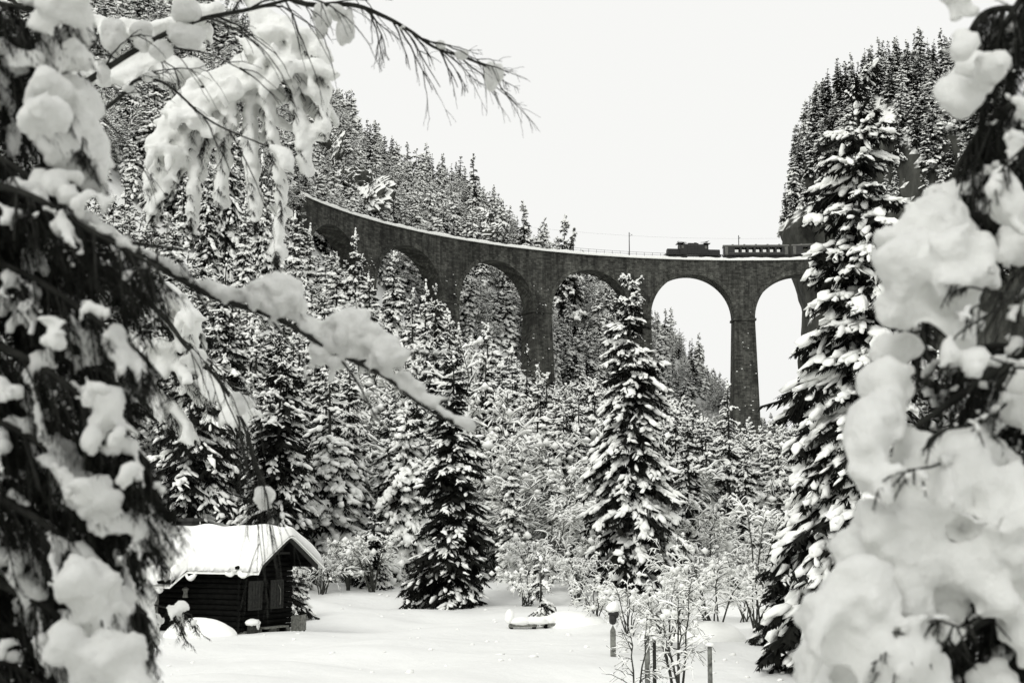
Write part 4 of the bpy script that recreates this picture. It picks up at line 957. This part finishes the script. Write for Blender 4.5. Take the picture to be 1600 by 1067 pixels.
for i, (px_, d_, h_, st, sp, lab, lump, fat) in enumerate([
    (992, 32, 3.0, 2, .35, 'dark forked sapling left of the thick pale stake', .02, .8),
    (1060, 36, 3.9, 7, .9, 'bare shrub carrying thick snow clumps right of the pale stakes', .16, 1.1),
    (1040, 48, 3.3, 9, 1.3, 'snow-smothered shrub behind the pale stakes', .2, 1.5),
    (1120, 52, 4.3, 9, 1.6, 'wide bare shrub with fat snow pillows before the tallest spruce', .22, 1.5),
    (1180, 56, 4.6, 7, 1.7, 'arching bare shrub with round snow lumps left of the tallest spruce', .2, 1.5),
    (930, 62, 2.8, 9, 1.2, 'snow-smothered low shrub behind the short post', .24, 1.7),
    (985, 58, 3.0, 8, 1.2, 'tangled snowy shrub in front of the tall pointed spruce', .22, 1.6),
    (1070, 62, 4.6, 8, 1.5, 'tall tangled bare shrub behind the snow-smothered one', .14, 1.3),
    (820, 74, 3.0, 12, 2.4, 'fallen-looking bush pressed flat under snow right of the lone dark spruce', .2, 1.9),
    (900, 76, 4.2, 10, 1.9, 'drooping bare bush bowed by snow left of the tall pointed spruce', .1, 1.4),
    (505, 80, 3.8, 9, 1.7, 'arched bare bush right of the hut', .05, 1.2),
    (560, 84, 3.4, 9, 1.8, 'arched bare bush before the broad white spruce', .06, 1.2),
    (660, 88, 3.0, 8, 1.4, 'bare bush just left of the lone dark spruce', .1, 1.4),
    (1160, 62, 2.6, 8, 1.3, 'low snowy thicket bush at the foot of the arching shrub', .2, 1.6)]):
    shrub_place(shrub_meshes(360+i, h_, st, sp, 12, [.35, .6, .8, .8, 1.1, .9, .8, .7, 1.2, 1.2, 1.2, 1.1, .9, .8][i], .9, fat*.62, lump*.3, minr=.008, lod=0 if d_ < 40 else 4), ground_pt(px_, d_)-np.array([0, 0, .1]), 1, i*1.3, lab)

# ------------------------------------------------------------------ foreground boughs and snow close to the camera
def remesh_snow(mb, name, voxel, mat_, parent, smooth_it=6, disp=.0, dscale=.12, fine=True):
    me = mb.mesh('tmp', mat_); o = bpy.data.objects.new('tmp', me); ws = bpy.data.scenes.new('workshop'); ws.collection.objects.link(o)
    m = o.modifiers.new('r', 'REMESH'); m.mode = 'VOXEL'; m.voxel_size = voxel; m.use_smooth_shade = True
    s = o.modifiers.new('s', 'SMOOTH'); s.iterations = smooth_it; s.factor = .6
    if fine: u = o.modifiers.new('u', 'SUBSURF'); u.levels = 1; u.render_levels = 1
    if disp:
        for f in (1.0, .4, .15):
            tx = bpy.data.textures.new('lumps', 'CLOUDS'); tx.noise_scale = dscale*f; tx.noise_depth = 2
            dm = o.modifiers.new('d', 'DISPLACE'); dm.texture = tx; dm.strength = disp*f; dm.mid_level = .5; dm.texture_coords = 'LOCAL'
    ws.view_layers[0].update(); dg = ws.view_layers[0].depsgraph
    nm = bpy.data.meshes.new_from_object(o.evaluated_get(dg)); nm.name = name
    bpy.data.objects.remove(o); bpy.data.meshes.remove(me); bpy.data.scenes.remove(ws); nm.materials.clear(); nm.materials.append(mat_)
    nm.polygons.foreach_set('use_smooth', np.ones(len(nm.polygons), bool))
    r = link(name, nm, parent); tag(r, kind='stuff'); return r
def catmull(P, n):
    P = np.asarray(P, float); P = np.vstack([2*P[0]-P[1], P, 2*P[-1]-P[-2]]); k = len(P)-3; out_ = []
    for t in np.linspace(0, k-1e-6, n):
        i = int(t); u = t-i; a, b, c, d = P[i:i+4]
        out_.append(.5*((2*b)+(-a+c)*u+(2*a-5*b+4*c-d)*u*u+(-a+3*b-3*c+d)*u**3))
    return np.array(out_)
class Bough:
    """collects a near tree's wood, needles and snow lumps"""
    def __init__(s, seed): s.g = np.random.default_rng(seed); s.w, s.n, s.s, s.c = MB(), MB(), MB(), MB(); s.grow = 1.18; s.dark = []
    def limb(s, pts, r0, r1, twigs=20, tl=.25, drop=.8, needles=26, nw=.022, snow=.5, sr=.03, n=24, tsnow=.4, lvl=True, sl=1):
        P = catmull(pts, n); rr = np.linspace(r0, r1, n); s.w.tube(P, rr, 7, cap=False); g = s.g
        d = nrm(np.gradient(P, axis=0))
        if twigs:
            f = g.uniform(.08, 1, twigs)*(n-1); i = np.minimum(f.astype(int), n-2); B = P[i]+(P[i+1]-P[i])*(f-i)[:, None]
            sd_ = nrm(np.cross(d[i], np.array([0, 0, 1.]))+1e-3); sg = np.where(g.random(twigs) < .5, 1, -1)[:, None]
            D = nrm(d[i]*g.uniform(.3, .9, (twigs, 1))+sg*sd_*g.uniform(.4, 1, (twigs, 1))-np.array([0, 0, 1.])*g.uniform(.2, 1.2, (twigs, 1))*drop)
            ln = tl*g.uniform(.5, 1.2, twigs)*(1.15-.5*f/(n-1))
            E = B+D*ln[:, None]; E[:, 2] -= ln*.15*drop
            teeth(s.n, B, E, np.full(twigs, nw), g, needles, hang=.9, w0=.16)
            for b, e in zip(B, E): s.w.tube([b, (b+e)/2+np.array([0, 0, .02*tl]), e], [.004, .003, .002], 3, cap=False)
            if lvl:                                    # side shoots
                k = 4; b2 = np.repeat(B, k, 0); e2 = np.repeat(E, k, 0); v = np.tile((np.arange(k)+.5)/k, twigs)[:, None]
                q = b2+(e2-b2)*v; dd = nrm(e2-b2); s2 = nrm(np.cross(dd, np.array([0, 0, 1.]))+1e-3)*np.where(np.arange(len(q)) % 2 == 0, 1, -1)[:, None]
                l2 = np.repeat(ln, k)*g.uniform(.25, .5, len(q)); D2 = nrm(dd+s2*.9-np.array([0, 0, 1.])*g.uniform(.1, .9, (len(q), 1))*drop)
                teeth(s.n, q, q+D2*l2[:, None], np.full(len(q), nw), g, max(needles//2, 6), hang=.9, w0=.16)
                km = g.random(len(q)) < tsnow*.45
                blobs(s.s, (q+D2*l2[:, None]*.5+np.array([0, 0, sr*.4]))[km], D2[km], np.stack([l2[km]*.5, np.full(km.sum(), sr*.5), np.full(km.sum(), sr*.45)], 1), g, sl, .1, .8)
            km = g.random(twigs) < tsnow
            mid = B*.5+E*.5; blobs(s.s, (mid+np.array([0, 0, sr*.7]))[km], (E-B)[km], np.stack([ln[km]*.5, sr*g.uniform(.7, 1.3, km.sum()), sr*g.uniform(.6, 1.1, km.sum())], 1), g, sl, .1, .8)
        if snow:
            a = g.random(n) < snow; c = P[a]+np.array([0, 0, 1])*(sr*.7+rr[a, None]); st = np.linalg.norm(P[-1]-P[0])/n
            blobs(s.s, c, d[a], np.stack([np.full(a.sum(), st*1.1), sr*g.uniform(.8, 1.4, a.sum()), sr*g.uniform(.7, 1.3, a.sum())], 1), g, sl, .08, .8)
        return P
    def trunk(s, p, h=11, r=.16):
        z = np.linspace(zf(p[0], p[1])-.3, zf(p[0], p[1])+h, 14); s.w.tube(np.stack([p[0]+.03*np.sin(z), p[1]+0*z, z], 1), np.linspace(r, r*.25, 14), 10)
    def canopy(s, base, seed):
        """unseen boughs: upper ones added to darken the near snow, others facing outward"""
        g = np.random.default_rng(seed); keep_s, s.s = s.s, s.c
        for k in range(22):  # limbs added above the view to screen sky light from the snow
            a = k*2.4; z = 7.9+k*.11+g.uniform(-.1, .1); l = g.uniform(1.6, 2.1)*(1-.02*k); c = np.array([math.cos(a), math.sin(a), 0])
            p0 = np.array([base[0], base[1], z]); s.limb([p0, p0+c*l*.4+np.array([0, 0, .05]), p0+c*l*.75-np.array([0, 0, .08]), p0+c*l-np.array([0, 0, .3])], .02, .005, 40, .42, .5, 12, .04, .5, .04, tsnow=.3, n=16, sl=0)
        sgn = 1 if base[0] > 0 else -1
        for k in range(26):                                        # boughs on the side away from the clearing
            a = g.uniform(-1.25, 1.25); z = base[2]+.5+k*.17; l = g.uniform(1.0, 1.6); c = np.array([sgn*math.cos(a), math.sin(a), 0])
            p0 = np.array([base[0], base[1], z]); s.limb([p0, p0+c*l*.4+np.array([0, 0, .02]), p0+c*l*.75-np.array([0, 0, .12]), p0+c*l-np.array([0, 0, .4])], .018, .005, 34, .38, .9, 10, .035, .8, .05, tsnow=.45, n=14, sl=0)
        s.s = keep_s
    def lumps(s, L, d0, sq=.85, spread=.25):
        C, S, D = [], [], []
        for px, py, r, *dd in L:
            d = d0+(dd[0] if dd else s.g.uniform(-spread, spread)); C.append(at(px, py, d)); R = r*d/FPX
            if r < 24 and not dd: S.append((R*1.9, R*.9, R*.62)); D.append((1, s.g.uniform(-.4, .4), s.g.uniform(-.8, -.1))); continue
            S.append((R*s.g.uniform(.85, 1.25), R*1.05, R*s.g.uniform(.8, 1.1))); D.append((1, s.g.uniform(-.3, .3), s.g.uniform(-.6, .6)))
        S = np.array(S)*s.grow; C = np.array(C)
        blobs(s.s, C, D, S, s.g, 1, .2, sq)
        for rep_ in range(3):                                       # sagging tongues under the pillows
            m = s.g.random(len(C)) < .8; k = m.sum()
            C2 = C[m]+np.stack([s.g.uniform(-1, 1, k)*S[m, 0], s.g.uniform(-.8, .3, k)*S[m, 0], -S[m, 0]*s.g.uniform(.35, .95, k)], 1)
            wd = s.g.uniform(.18, .34, k)
            if s.dark:
                ok = np.ones(k, bool)
                for q in range(k):
                    u_, v_ = px_of(*C2[q]); ok[q] = not any(((u_-e[0])/e[2])**2+((v_-e[1])/e[3])**2 < 1 for e in s.dark)
                C2 = C2[ok]; wd = wd[ok]; m = np.flatnonzero(m)[ok]; k = len(C2)
            blobs(s.s, C2, [(s.g.uniform(-.35, .35), s.g.uniform(-.3, .3), -1) for _ in range(k)], np.stack([S[m, 0]*s.g.uniform(.4, .85, k), S[m, 0]*wd, S[m, 0]*wd], 1), s.g, 1, .1, 1)
def pts(d0, *L): return [at(px, py, d0+(dd[0] if dd else 0)) for px, py, *dd in L]

# --- unseen spruces added behind the viewpoint to shade the foreground snow
for i, (x, y, h) in enumerate([(-6.5, -4.5, 14), (4.6, -6.5, 13), (-10, -10, 16), (1.5, -13, 15)]):
    place('spruce_tree', MID[i % 5], (x, y, zf(x, y)-.2), h/10*1.05, i*1.7, ['unseen spruce added for shade behind the left foreground tree', 'unseen spruce added for shade behind the right foreground tree', 'unseen spruce added for shade farthest back on the left of the viewpoint', 'unseen spruce added for shade farthest back behind the viewpoint'][i])
# --- right foreground spruce
RD = 4.0
R_ = Bough(51); R_.grow = 1.15
R_.dark = [(1550, 120, 38, 130), (1450, 590, 38, 75), (1530, 600, 80, 80), (1585, 520, 30, 45), (1500, 985, 48, 42), (1560, 1000, 42, 48), (1595, 900, 25, 40), (1440, 605, 28, 60), (1545, 200, 38, 65), (1545, 40, 38, 55), (1570, 690, 60, 35)]
trx = at(1750, 600, RD+.9)
RT = empty('foreground_spruce', (trx[0], trx[1], zf(trx[0], trx[1])), 0); tag(RT, 'blurred spruce heaped with huge snow pillows filling the right foreground', 'tree')
off = np.array([trx[0], trx[1], zf(trx[0], trx[1])])
R_.lumps([(1505, 20, 26), (1498, 70, 24), (1490, -20, 28), (1510, 118, 34), (1530, 95, 32), (1550, 110, 28), (1500, 150, 26), (1594, 160, 18), (1594, 215, 20),
          (1440, 365, 52), (1478, 345, 44), (1420, 420, 44), (1455, 440, 58), (1500, 400, 50), (1408, 480, 36), (1495, 470, 34), (1502, 520, 24), (1402, 545, 34), (1385, 600, 36), (1372, 650, 34), (1358, 700, 32), (1352, 740, 30), (1500, 560, 14),
          (1588, 320, 38), (1570, 290, 30), (1596, 380, 40), (1592, 590, 26), (1598, 630, 24),
          (1435, 735, 48), (1480, 720, 48), (1530, 730, 50), (1580, 755, 50), (1410, 780, 42), (1460, 790, 60), (1520, 800, 60), (1575, 815, 40), (1600, 790, 50),
          (1385, 830, 48), (1350, 880, 46), (1335, 930, 52), (1310, 985, 46), (1300, 1040, 52), (1300, 1090, 50), (1420, 860, 54), (1470, 870, 44), (1520, 880, 44), (1550, 925, 34), (1590, 930, 36), (1600, 880, 28), (1400, 930, 44), (1385, 985, 46), (1420, 1030, 44), (1390, 1075, 50), (1450, 1060, 36), (1470, 925, 30), (1545, 1065, 30), (1570, 1090, 34), (1360, 1030, 40), (1345, 1090, 50), (1460, 980, 20), (1595, 985, 30)], RD, 1.0, .22)
for L, r0, tw_, dd in [(((1750, 470), (1640, 520), (1540, 590), (1440, 660), (1400, 690)), .022, 60, .25), (((1750, 250), (1640, 230), (1560, 240), (1500, 300), (1455, 300)), .018, 60, .3), (((1750, 60), (1620, 20), (1540, 20), (1500, 80)), .016, 55, .35),
                       (((1750, 360), (1640, 340), (1540, 340), (1440, 420), (1400, 540)), .018, 60, .35), (((1750, 640), (1640, 640), (1560, 640), (1450, 720), (1400, 820)), .02, 60, .4), (((1750, 800), (1640, 840), (1560, 860), (1450, 960), (1330, 1040)), .02, 80, .35),
                       (((1750, 900), (1640, 930), (1560, 960), (1470, 1010), (1400, 1080)), .018, 70, .2), (((1750, 1050), (1650, 1040), (1560, 1040), (1480, 1080)), .018, 60, .25), (((1750, 150), (1650, 160), (1570, 170), (1520, 220), (1480, 290)), .016, 60, .3), (((1760, 520), (1650, 560), (1560, 540), (1470, 560)), .018, 60, .45), (((1760, 700), (1650, 760), (1590, 870), (1540, 960)), .018, 60, .3), (((1760, -80), (1650, -60), (1560, 60), (1530, 200)), .016, 60, .3)]:
    R_.limb(pts(RD+dd+.5, *[(x+30, y+20) for x, y in L]), r0, .006, tw_, .3, 1.2, 24, .024, .0, .02, tsnow=.02)
    R_.limb(pts(RD+dd, *L), r0, .006, tw_, .26, 1.2, 26, .02, .10, .024, tsnow=.07)
zz = np.linspace(off[2]-.3, off[2]+7, 14); R_.w.tube(np.stack([np.full(14, off[0])+.02*np.sin(zz), np.full(14, off[1]), zz], 1), np.linspace(.12, .05, 14), 10)
def finish(Bo, root, off, voxel, name='snow_load', disp=.03, ds=.1, sm=5, fine=True):
    for m_ in (Bo.w, Bo.n, Bo.s): m_.V = [v-off for v in m_.V]
    Bo.w.build('limbs', M['bark'], root, True); cr = Bo.n.build('crown', M['near_needle'], root)
    remesh_snow(Bo.s, name, voxel, M['near_snow'], cr, sm, disp, ds, fine); Bo.c.V = [v-off for v in Bo.c.V]; tag(Bo.c.build('unseen_bough_snow', M['snow'], cr, True), kind='stuff')
g_ = np.random.default_rng(19)
for _ in range(26):
    px_, py_ = g_.uniform(1290, 1600), g_.uniform(0, 1067)
    if px_ < np.interp(py_, [0, 200, 300, 350, 550, 700, 850, 1000], [1530, 1530, 1490, 1450, 1440, 1400, 1400, 1340])+40: continue
    a_ = g_.uniform(-.5, 1.2); l_ = g_.uniform(40, 90)
    R_.limb(pts(RD-.25, (px_+60, py_-30, .3), (px_+20, py_, .05), (px_-l_*.6*math.cos(a_), py_+l_*.6*math.sin(a_)), (px_-l_*math.cos(a_), py_+l_*math.sin(a_)+10)), .005, .002, 7, .09, 1.2, 16, .016, .25, .014, tsnow=.25, n=8, lvl=False)
R_.canopy(off, 5)
finish(R_, RT, off, .017, disp=.10, ds=.17, sm=8, fine=False)

# --- left foreground spruce
LD = 4.2
L_ = Bough(61); L_.grow = .96
tlx = at(-330, 600, LD+.6); off = np.array([tlx[0], tlx[1], zf(tlx[0], tlx[1])])
LT = empty('foreground_spruce', tuple(off), 0); tag(LT, 'dark blurred spruce with drooping snowy boughs filling the left foreground', 'tree')
L_.lumps([(95, 10, 36), (100, 50, 36), (110, 85, 28), (75, 30, 24), (20, 85, 22), (45, 90, 16),
          (80, 140, 40), (115, 165, 46), (75, 180, 40), (120, 210, 48), (140, 245, 38), (95, 225, 38), (150, 280, 26), (112, 275, 18), (152, 305, 15), (110, 300, 12), (60, 165, 24),
          (5, 285, 22), (35, 300, 18), (60, 320, 14), (95, 345, 16), (110, 370, 14), (15, 330, 14),
          (150, 480, 14), (20, 470, 16), (45, 482, 14), (80, 500, 18), (110, 515, 22), (140, 530, 20), (165, 625, 26), (182, 660, 22), (150, 600, 18), (188, 690, 14),
          (130, 760, 24), (155, 775, 26), (180, 800, 20), (100, 740, 16), (210, 730, 14), (65, 700, 14),
          (115, 910, 34), (140, 930, 44), (160, 975, 52), (185, 1030, 46), (150, 1030, 46), (200, 1075, 44), (120, 970, 34), (160, 1085, 50), (100, 1000, 24), (215, 1045, 22), (85, 1050, 18), (10, 870, 16), (5, 740, 14), (12, 600, 14), (15, 1000, 12)], LD, .95, .2)
for L, r0, tw_, dd in [(((-330, -60), (-120, -20), (20, 10), (110, 20)), .02, 70, .15), (((-330, 60), (-120, 60), (20, 90), (90, 130), (150, 230)), .022, 80, .15), (((-330, 160), (-120, 190), (20, 260), (110, 330)), .02, 90, .1),
                       (((-330, 260), (-120, 275), (30, 300), (140, 360), (250, 420)), .02, 70, .0), (((-330, 380), (-120, 380), (40, 430), (150, 500), (230, 560)), .02, 110, .1), (((-330, 460), (-120, 500), (40, 560), (150, 640), (240, 730)), .02, 120, .1),
                       (((-330, 600), (-120, 620), (40, 680), (150, 760), (235, 810)), .02, 120, .1), (((-330, 720), (-120, 740), (40, 800), (140, 880), (230, 960)), .02, 110, .05), (((-330, 880), (-120, 880), (40, 930), (130, 1000), (190, 1080)), .02, 100, .15),
                       (((-330, 1000), (-120, 1000), (20, 1040), (100, 1100)), .02, 90, .1), (((-330, 200), (-150, 330), (-30, 500), (40, 640)), .02, 110, .3), (((-330, 500), (-150, 640), (-20, 780), (60, 900)), .02, 110, .3), (((-330, 700), (-150, 820), (-20, 950), (40, 1080)), .02, 100, .3), (((-330, 20), (-150, 120), (-20, 260), (60, 420)), .02, 110, .3), (((-330, -150), (-150, -60), (-30, 60), (30, 200)), .02, 100, .3),
                       (((-330, 330), (-100, 315), (70, 330), (170, 372), (285, 390)), .018, 50, .25), (((40, 640), (120, 690), (190, 740), (250, 770)), .012, 60, .2)]:
    for d2, q2 in ((.45, 45), (.9, 20)): L_.limb(pts(LD+dd+d2, *[(x-40, y+q2) for x, y in L]), r0, .005, int(tw_*.8), .3, 1.15, 12, .036, .0, .02, tsnow=.02)
    L_.limb(pts(LD+dd, *L), r0, .005, tw_, .27, 1.15, 16, .026, .22, .020, tsnow=.09)
zz = np.linspace(off[2]-.3, off[2]+7.5, 14); L_.w.tube(np.stack([np.full(14, off[0])+.02*np.sin(zz), np.full(14, off[1]), zz], 1), np.linspace(.13, .05, 14), 10)
L_.canopy(off, 6)
finish(L_, LT, off, .015, disp=.075, ds=.12, sm=4, fine=False)

# --- snow-laden branch reaching across from the left
FB = Bough(71); FD = 5.6
fo_ = at(-300, 215, FD); 
F0 = empty('snow_laden_branch', tuple(fo_), 0); tag(F0, 'blurred branch with big snow pillows reaching across from the left', 'branch')
FB.limb(pts(FD, (-300, 215), (-120, 270), (60, 340), (150, 372), (240, 412), (330, 462), (430, 496), (520, 548), (600, 588), (660, 634), (728, 670)), .022, .005, 0, snow=.8, sr=.02, n=60)
FB.limb(pts(FD, (560, 566), (610, 556), (650, 552), (695, 556)), .008, .004, 0, snow=.9, sr=.012, n=14)
FB.limb(pts(FD, (520, 545), (560, 600), (590, 655), (640, 705)), .006, .002, 0, snow=.4, sr=.008, n=14)
FB.limb(pts(FD, (640, 618), (680, 625), (702, 627)), .006, .003, 0, snow=.95, sr=.010, n=8)
FB.limb(pts(FD, (300, 445), (330, 500), (345, 560)), .005, .002, 0, snow=.4, sr=.008, n=8)
FB.limb(pts(FD, (420, 495), (470, 560), (480, 600)), .005, .002, 0, snow=.4, sr=.008, n=8)
FB.grow = 1.08
FB.lumps([(388, 462, 14, 0), (408, 458, 20, 0), (428, 456, 24, 0), (446, 462, 26, 0), (462, 478, 22, 0), (438, 478, 22, 0), (484, 500, 13, 0), (512, 512, 17, 0), (532, 510, 24, 0), (555, 508, 25, 0), (576, 522, 22, 0), (556, 532, 24, 0), (602, 545, 20, 0), (620, 562, 18, 0), (596, 560, 20, 0), (636, 588, 12, 0), (655, 606, 9, 0), (500, 556, 15, .03), (525, 568, 13, .03), (575, 566, 18, .02), (430, 504, 12, .02), (340, 452, 11, 0), (360, 458, 12, 0), (300, 440, 9, 0), (455, 448, 16, 0), (545, 500, 18, 0)], FD, .7, 0)
for m_ in (FB.w, FB.s): m_.V = [v-fo_ for v in m_.V]
bw_ = FB.w.build('wood', M['bark'], F0, True); remesh_snow(FB.s, 'snow_load', .012, M['near_snow'], bw_, 3, .05, .1, False)

# --- drooping boughs behind, in better focus
HB = Bough(81); HB.grow = .95; HDp = 10.5
h0 = at(400, 60, HDp); H0 = empty('spruce_tree', tuple(h0), 0); tag(H0, 'near spruce whose drooping bough hangs thick snow fingers at upper left', 'tree')
HB.limb(pts(HDp, (-260, -330), (40, -250), (230, -190), (330, -120)), .05, .017, 0, snow=.5, sr=.04)
HB.trunk(at(-260, 0, HDp))
for L, tw_ in [(((-260, -140), (40, 10), (140, 45), (230, 60), (330, 30)), 40), (((-260, 0), (40, 90), (150, 120), (240, 105), (300, 120)), 40)]:
    HB.limb(pts(HDp+.6, *L), .025, .006, tw_, .3, 1.0, 18, .035, .95, .075, tsnow=.6, n=26)
for L, tw_ in [(((330, -120), (370, -20), (430, 40), (490, 70), (512, 130), (495, 215)), 40), (((370, -20), (420, 60), (455, 120), (470, 200), (480, 275)), 40), (((400, 40), (410, 110), (425, 200), (440, 300), (432, 400)), 50),
               (((400, 80), (350, 130), (310, 180), (280, 250), (240, 330)), 46), (((380, 100), (360, 160), (350, 230), (345, 320)), 46), (((395, 100), (390, 180), (395, 260), (400, 340)), 46), (((360, 120), (290, 150), (255, 210), (235, 290)), 40), (((340, 140), (320, 210), (305, 280), (300, 340)), 40), (((430, 60), (460, 90), (500, 150), (510, 200)), 26)]:
    HB.limb(pts(HDp, *L), .016, .005, tw_, .24, 1.5, 20, .035, .9, .05, tsnow=.55, n=26)
HB.lumps([(420, 55, 24), (445, 50, 26), (470, 60, 24), (495, 75, 22), (505, 110, 20), (402, 80, 22), (395, 110, 22), (360, 140, 26), (335, 150, 24), (310, 165, 24), (285, 180, 20), (270, 205, 22), (258, 235, 20), (380, 125, 22), (425, 140, 20), (430, 190, 18), (440, 240, 16), (500, 170, 16), (492, 205, 12), (455, 100, 20), (470, 160, 14), (325, 190, 16), (345, 210, 14), (300, 225, 14), (245, 290, 14), (440, 330, 14), (432, 380, 10), (480, 120, 18)], HDp, .9, .2)
for m_ in (HB.w, HB.n, HB.s): m_.V = [v-h0 for v in m_.V]
w_ = HB.w.build('wood', M['bark'], H0, True); n__ = HB.n.build('needles', M['near_needle'], H0); remesh_snow(HB.s, 'snow_load', .022, M['near_snow'], n__, 3, .07, .16, False)

# --- further boughs of trees between the foreground and the hut (left, mid height)
GB = Bough(91); GB.grow = .9; GD = 13
g0 = at(150, 520, GD); G0 = empty('spruce_tree', tuple(g0), 0); tag(G0, 'dark spruce left of the hut reaching snowy boughs towards its roof', 'tree')
GB.trunk(at(-60, 0, GD))
for L, tw_ in [(((-60, 380), (100, 400), (200, 440), (290, 520)), 60), (((-60, 480), (100, 510), (210, 540), (330, 600), (380, 650)), 70), (((-60, 560), (120, 580), (230, 610), (300, 680)), 60), (((0, 650), (150, 690), (230, 760), (260, 850)), 60), (((0, 780), (130, 830), (210, 900), (235, 980)), 60), (((0, 420), (180, 450), (260, 460), (320, 520)), 50), (((0, 850), (120, 900), (190, 930), (300, 960)), 60)]:
    GB.limb(pts(GD, *L), .02, .005, tw_, .42, 1.2, 22, .04, .7, .055, tsnow=.5, n=26)
GB.lumps([(285, 475, 22), (300, 490, 18), (380, 635, 18), (310, 560, 16), (250, 540, 18), (190, 540, 20), (240, 960, 10), (215, 880, 18), (200, 860, 20), (225, 920, 14)], GD, .85, .3)
for m_ in (GB.w, GB.n, GB.s): m_.V = [v-g0 for v in m_.V]
GB.w.build('wood', M['bark'], G0, True); n__ = GB.n.build('needles', M['near_needle'], G0); remesh_snow(GB.s, 'snow_load', .028, M['near_snow'], n__, 3, .06, .16, False)

# --- bare tree whose branches cross the top
BD = 7.2; bt = at(-240, 600, BD); bt[2] = zf(bt[0], bt[1])
BT = empty('bare_tree', tuple(bt), 0); tag(BT, 'leafless tree reaching dark twiggy branches across the top left', 'tree')
zz = np.linspace(-.3, 6.5, 14); mb = MB(); mb.tube(np.stack([.05*np.sin(zz), 0*zz, zz], 1), np.linspace(.11, .03, 14), 10); mb.build('trunk', M['bark'], BT, True)
def bare_branch(D0, main, seed, r0, twigs, tl, lumps=(), fall=.6, lv2=5, label=None):
    g = np.random.default_rng(seed); wd = MB()
    P = catmull([at(x, y, D0+(dd[0] if dd else 0)) for x, y, *dd in main], 50); n = len(P); wd.tube(P, np.linspace(r0, r0*.2, n), 7)
    d = nrm(np.gradient(P, axis=0))
    def side(P_, dd, l, r, lev):
        pl_ = nrm(dd*g.uniform(.6, 1.1)+np.array([g.uniform(-.3, .3), g.uniform(-.8, .8), g.uniform(-.9, .6)])); u = np.linspace(0, 1, 9)[:, None]
        Q = P_+pl_*l*u+np.array([0, 0, -1])*l*fall*u**2*.6+np.cumsum(g.standard_normal((9, 3))*l*.012, 0); wd.tube(Q, np.maximum(np.linspace(r, r*.35, 9), .0011), 4 if lev else 3, cap=False)
        if lev:
            for _ in range(lv2): j = g.integers(2, 9); side(Q[j], nrm(Q[j]-Q[j-1]), l*g.uniform(.3, .6), r*.55, lev-1)
    for _ in range(twigs):
        i = int(g.uniform(.35, 1)*(n-1)); side(P[i], d[i], tl*g.uniform(.5, 1.2), r0*.26, 2 if lv2 < 4 else 1)
    wd.V = [v-bt for v in wd.V]; b = wd.build('branch', M['bark'], BT, True)
    if label: b['label'] = label
    for x, y, rx, rz_ in lumps:
        sn = MB(); c = at(x, y, D0); R = rx*D0/FPX; Rz = rz_*D0/FPX; k = 5
        C = c+g.uniform(-.45, .45, (k, 3))*np.array([R, R, Rz]); blobs(sn, C, [(1, .3, 0)]*k, np.stack([R*g.uniform(.5, .8, k), R*g.uniform(.5, .8, k), Rz*g.uniform(.5, .85, k)], 1), g, 2, .05, .9)
        o = remesh_snow(sn, 'snow_clump', max(R*.12, .008), M['near_snow'], b, 3, R*.25, R*.6, False); o.data.transform(Matrix.Translation(tuple(-bt))); del o['kind']
bare_branch(7.0, [(-240, 330, .2), (-60, 250, .1), (60, 180), (130, 132), (210, 80), (300, 35), (390, 15), (470, -5), (560, -30)], 5, .026, 9, .5, [(300, 20, 34, 18), (290, 60, 34, 20), (180, 62, 26, 30), (225, 60, 22, 26), (160, 110, 14, 22), (250, 82, 26, 16)])
bare_branch(7.4, [(-240, 420, -.2), (-40, 330), (90, 240), (140, 190), (190, 150), (215, 125), (260, 132), (330, 190), (420, 230)], 6, .018, 8, .35, [(200, 140, 12, 12), (232, 120, 16, 9)])
bare_branch(7.5, [(-240, -300, -.3), (0, -200), (220, -110), (380, -40), (470, 5), (550, 8), (600, 26), (640, 48), (680, 75), (730, 92), (790, 118)], 7, .022, 20, .36, [(772, 122, 16, 26), (540, 40, 14, 32), (720, 88, 14, 9), (690, 72, 10, 8), (628, 45, 6, 6), (525, 20, 20, 14), (505, 34, 18, 30)], .3, 3)
bare_branch(7.9, [(-240, 250, -.7), (-60, 300), (100, 380), (240, 480), (290, 540), (330, 580), (370, 640), (400, 720), (430, 800)], 8, .02, 14, .5, [(378, 632, 22, 18), (412, 780, 20, 18), (300, 560, 20, 15)], .9, 3)

SC.render.engine = 'CYCLES'
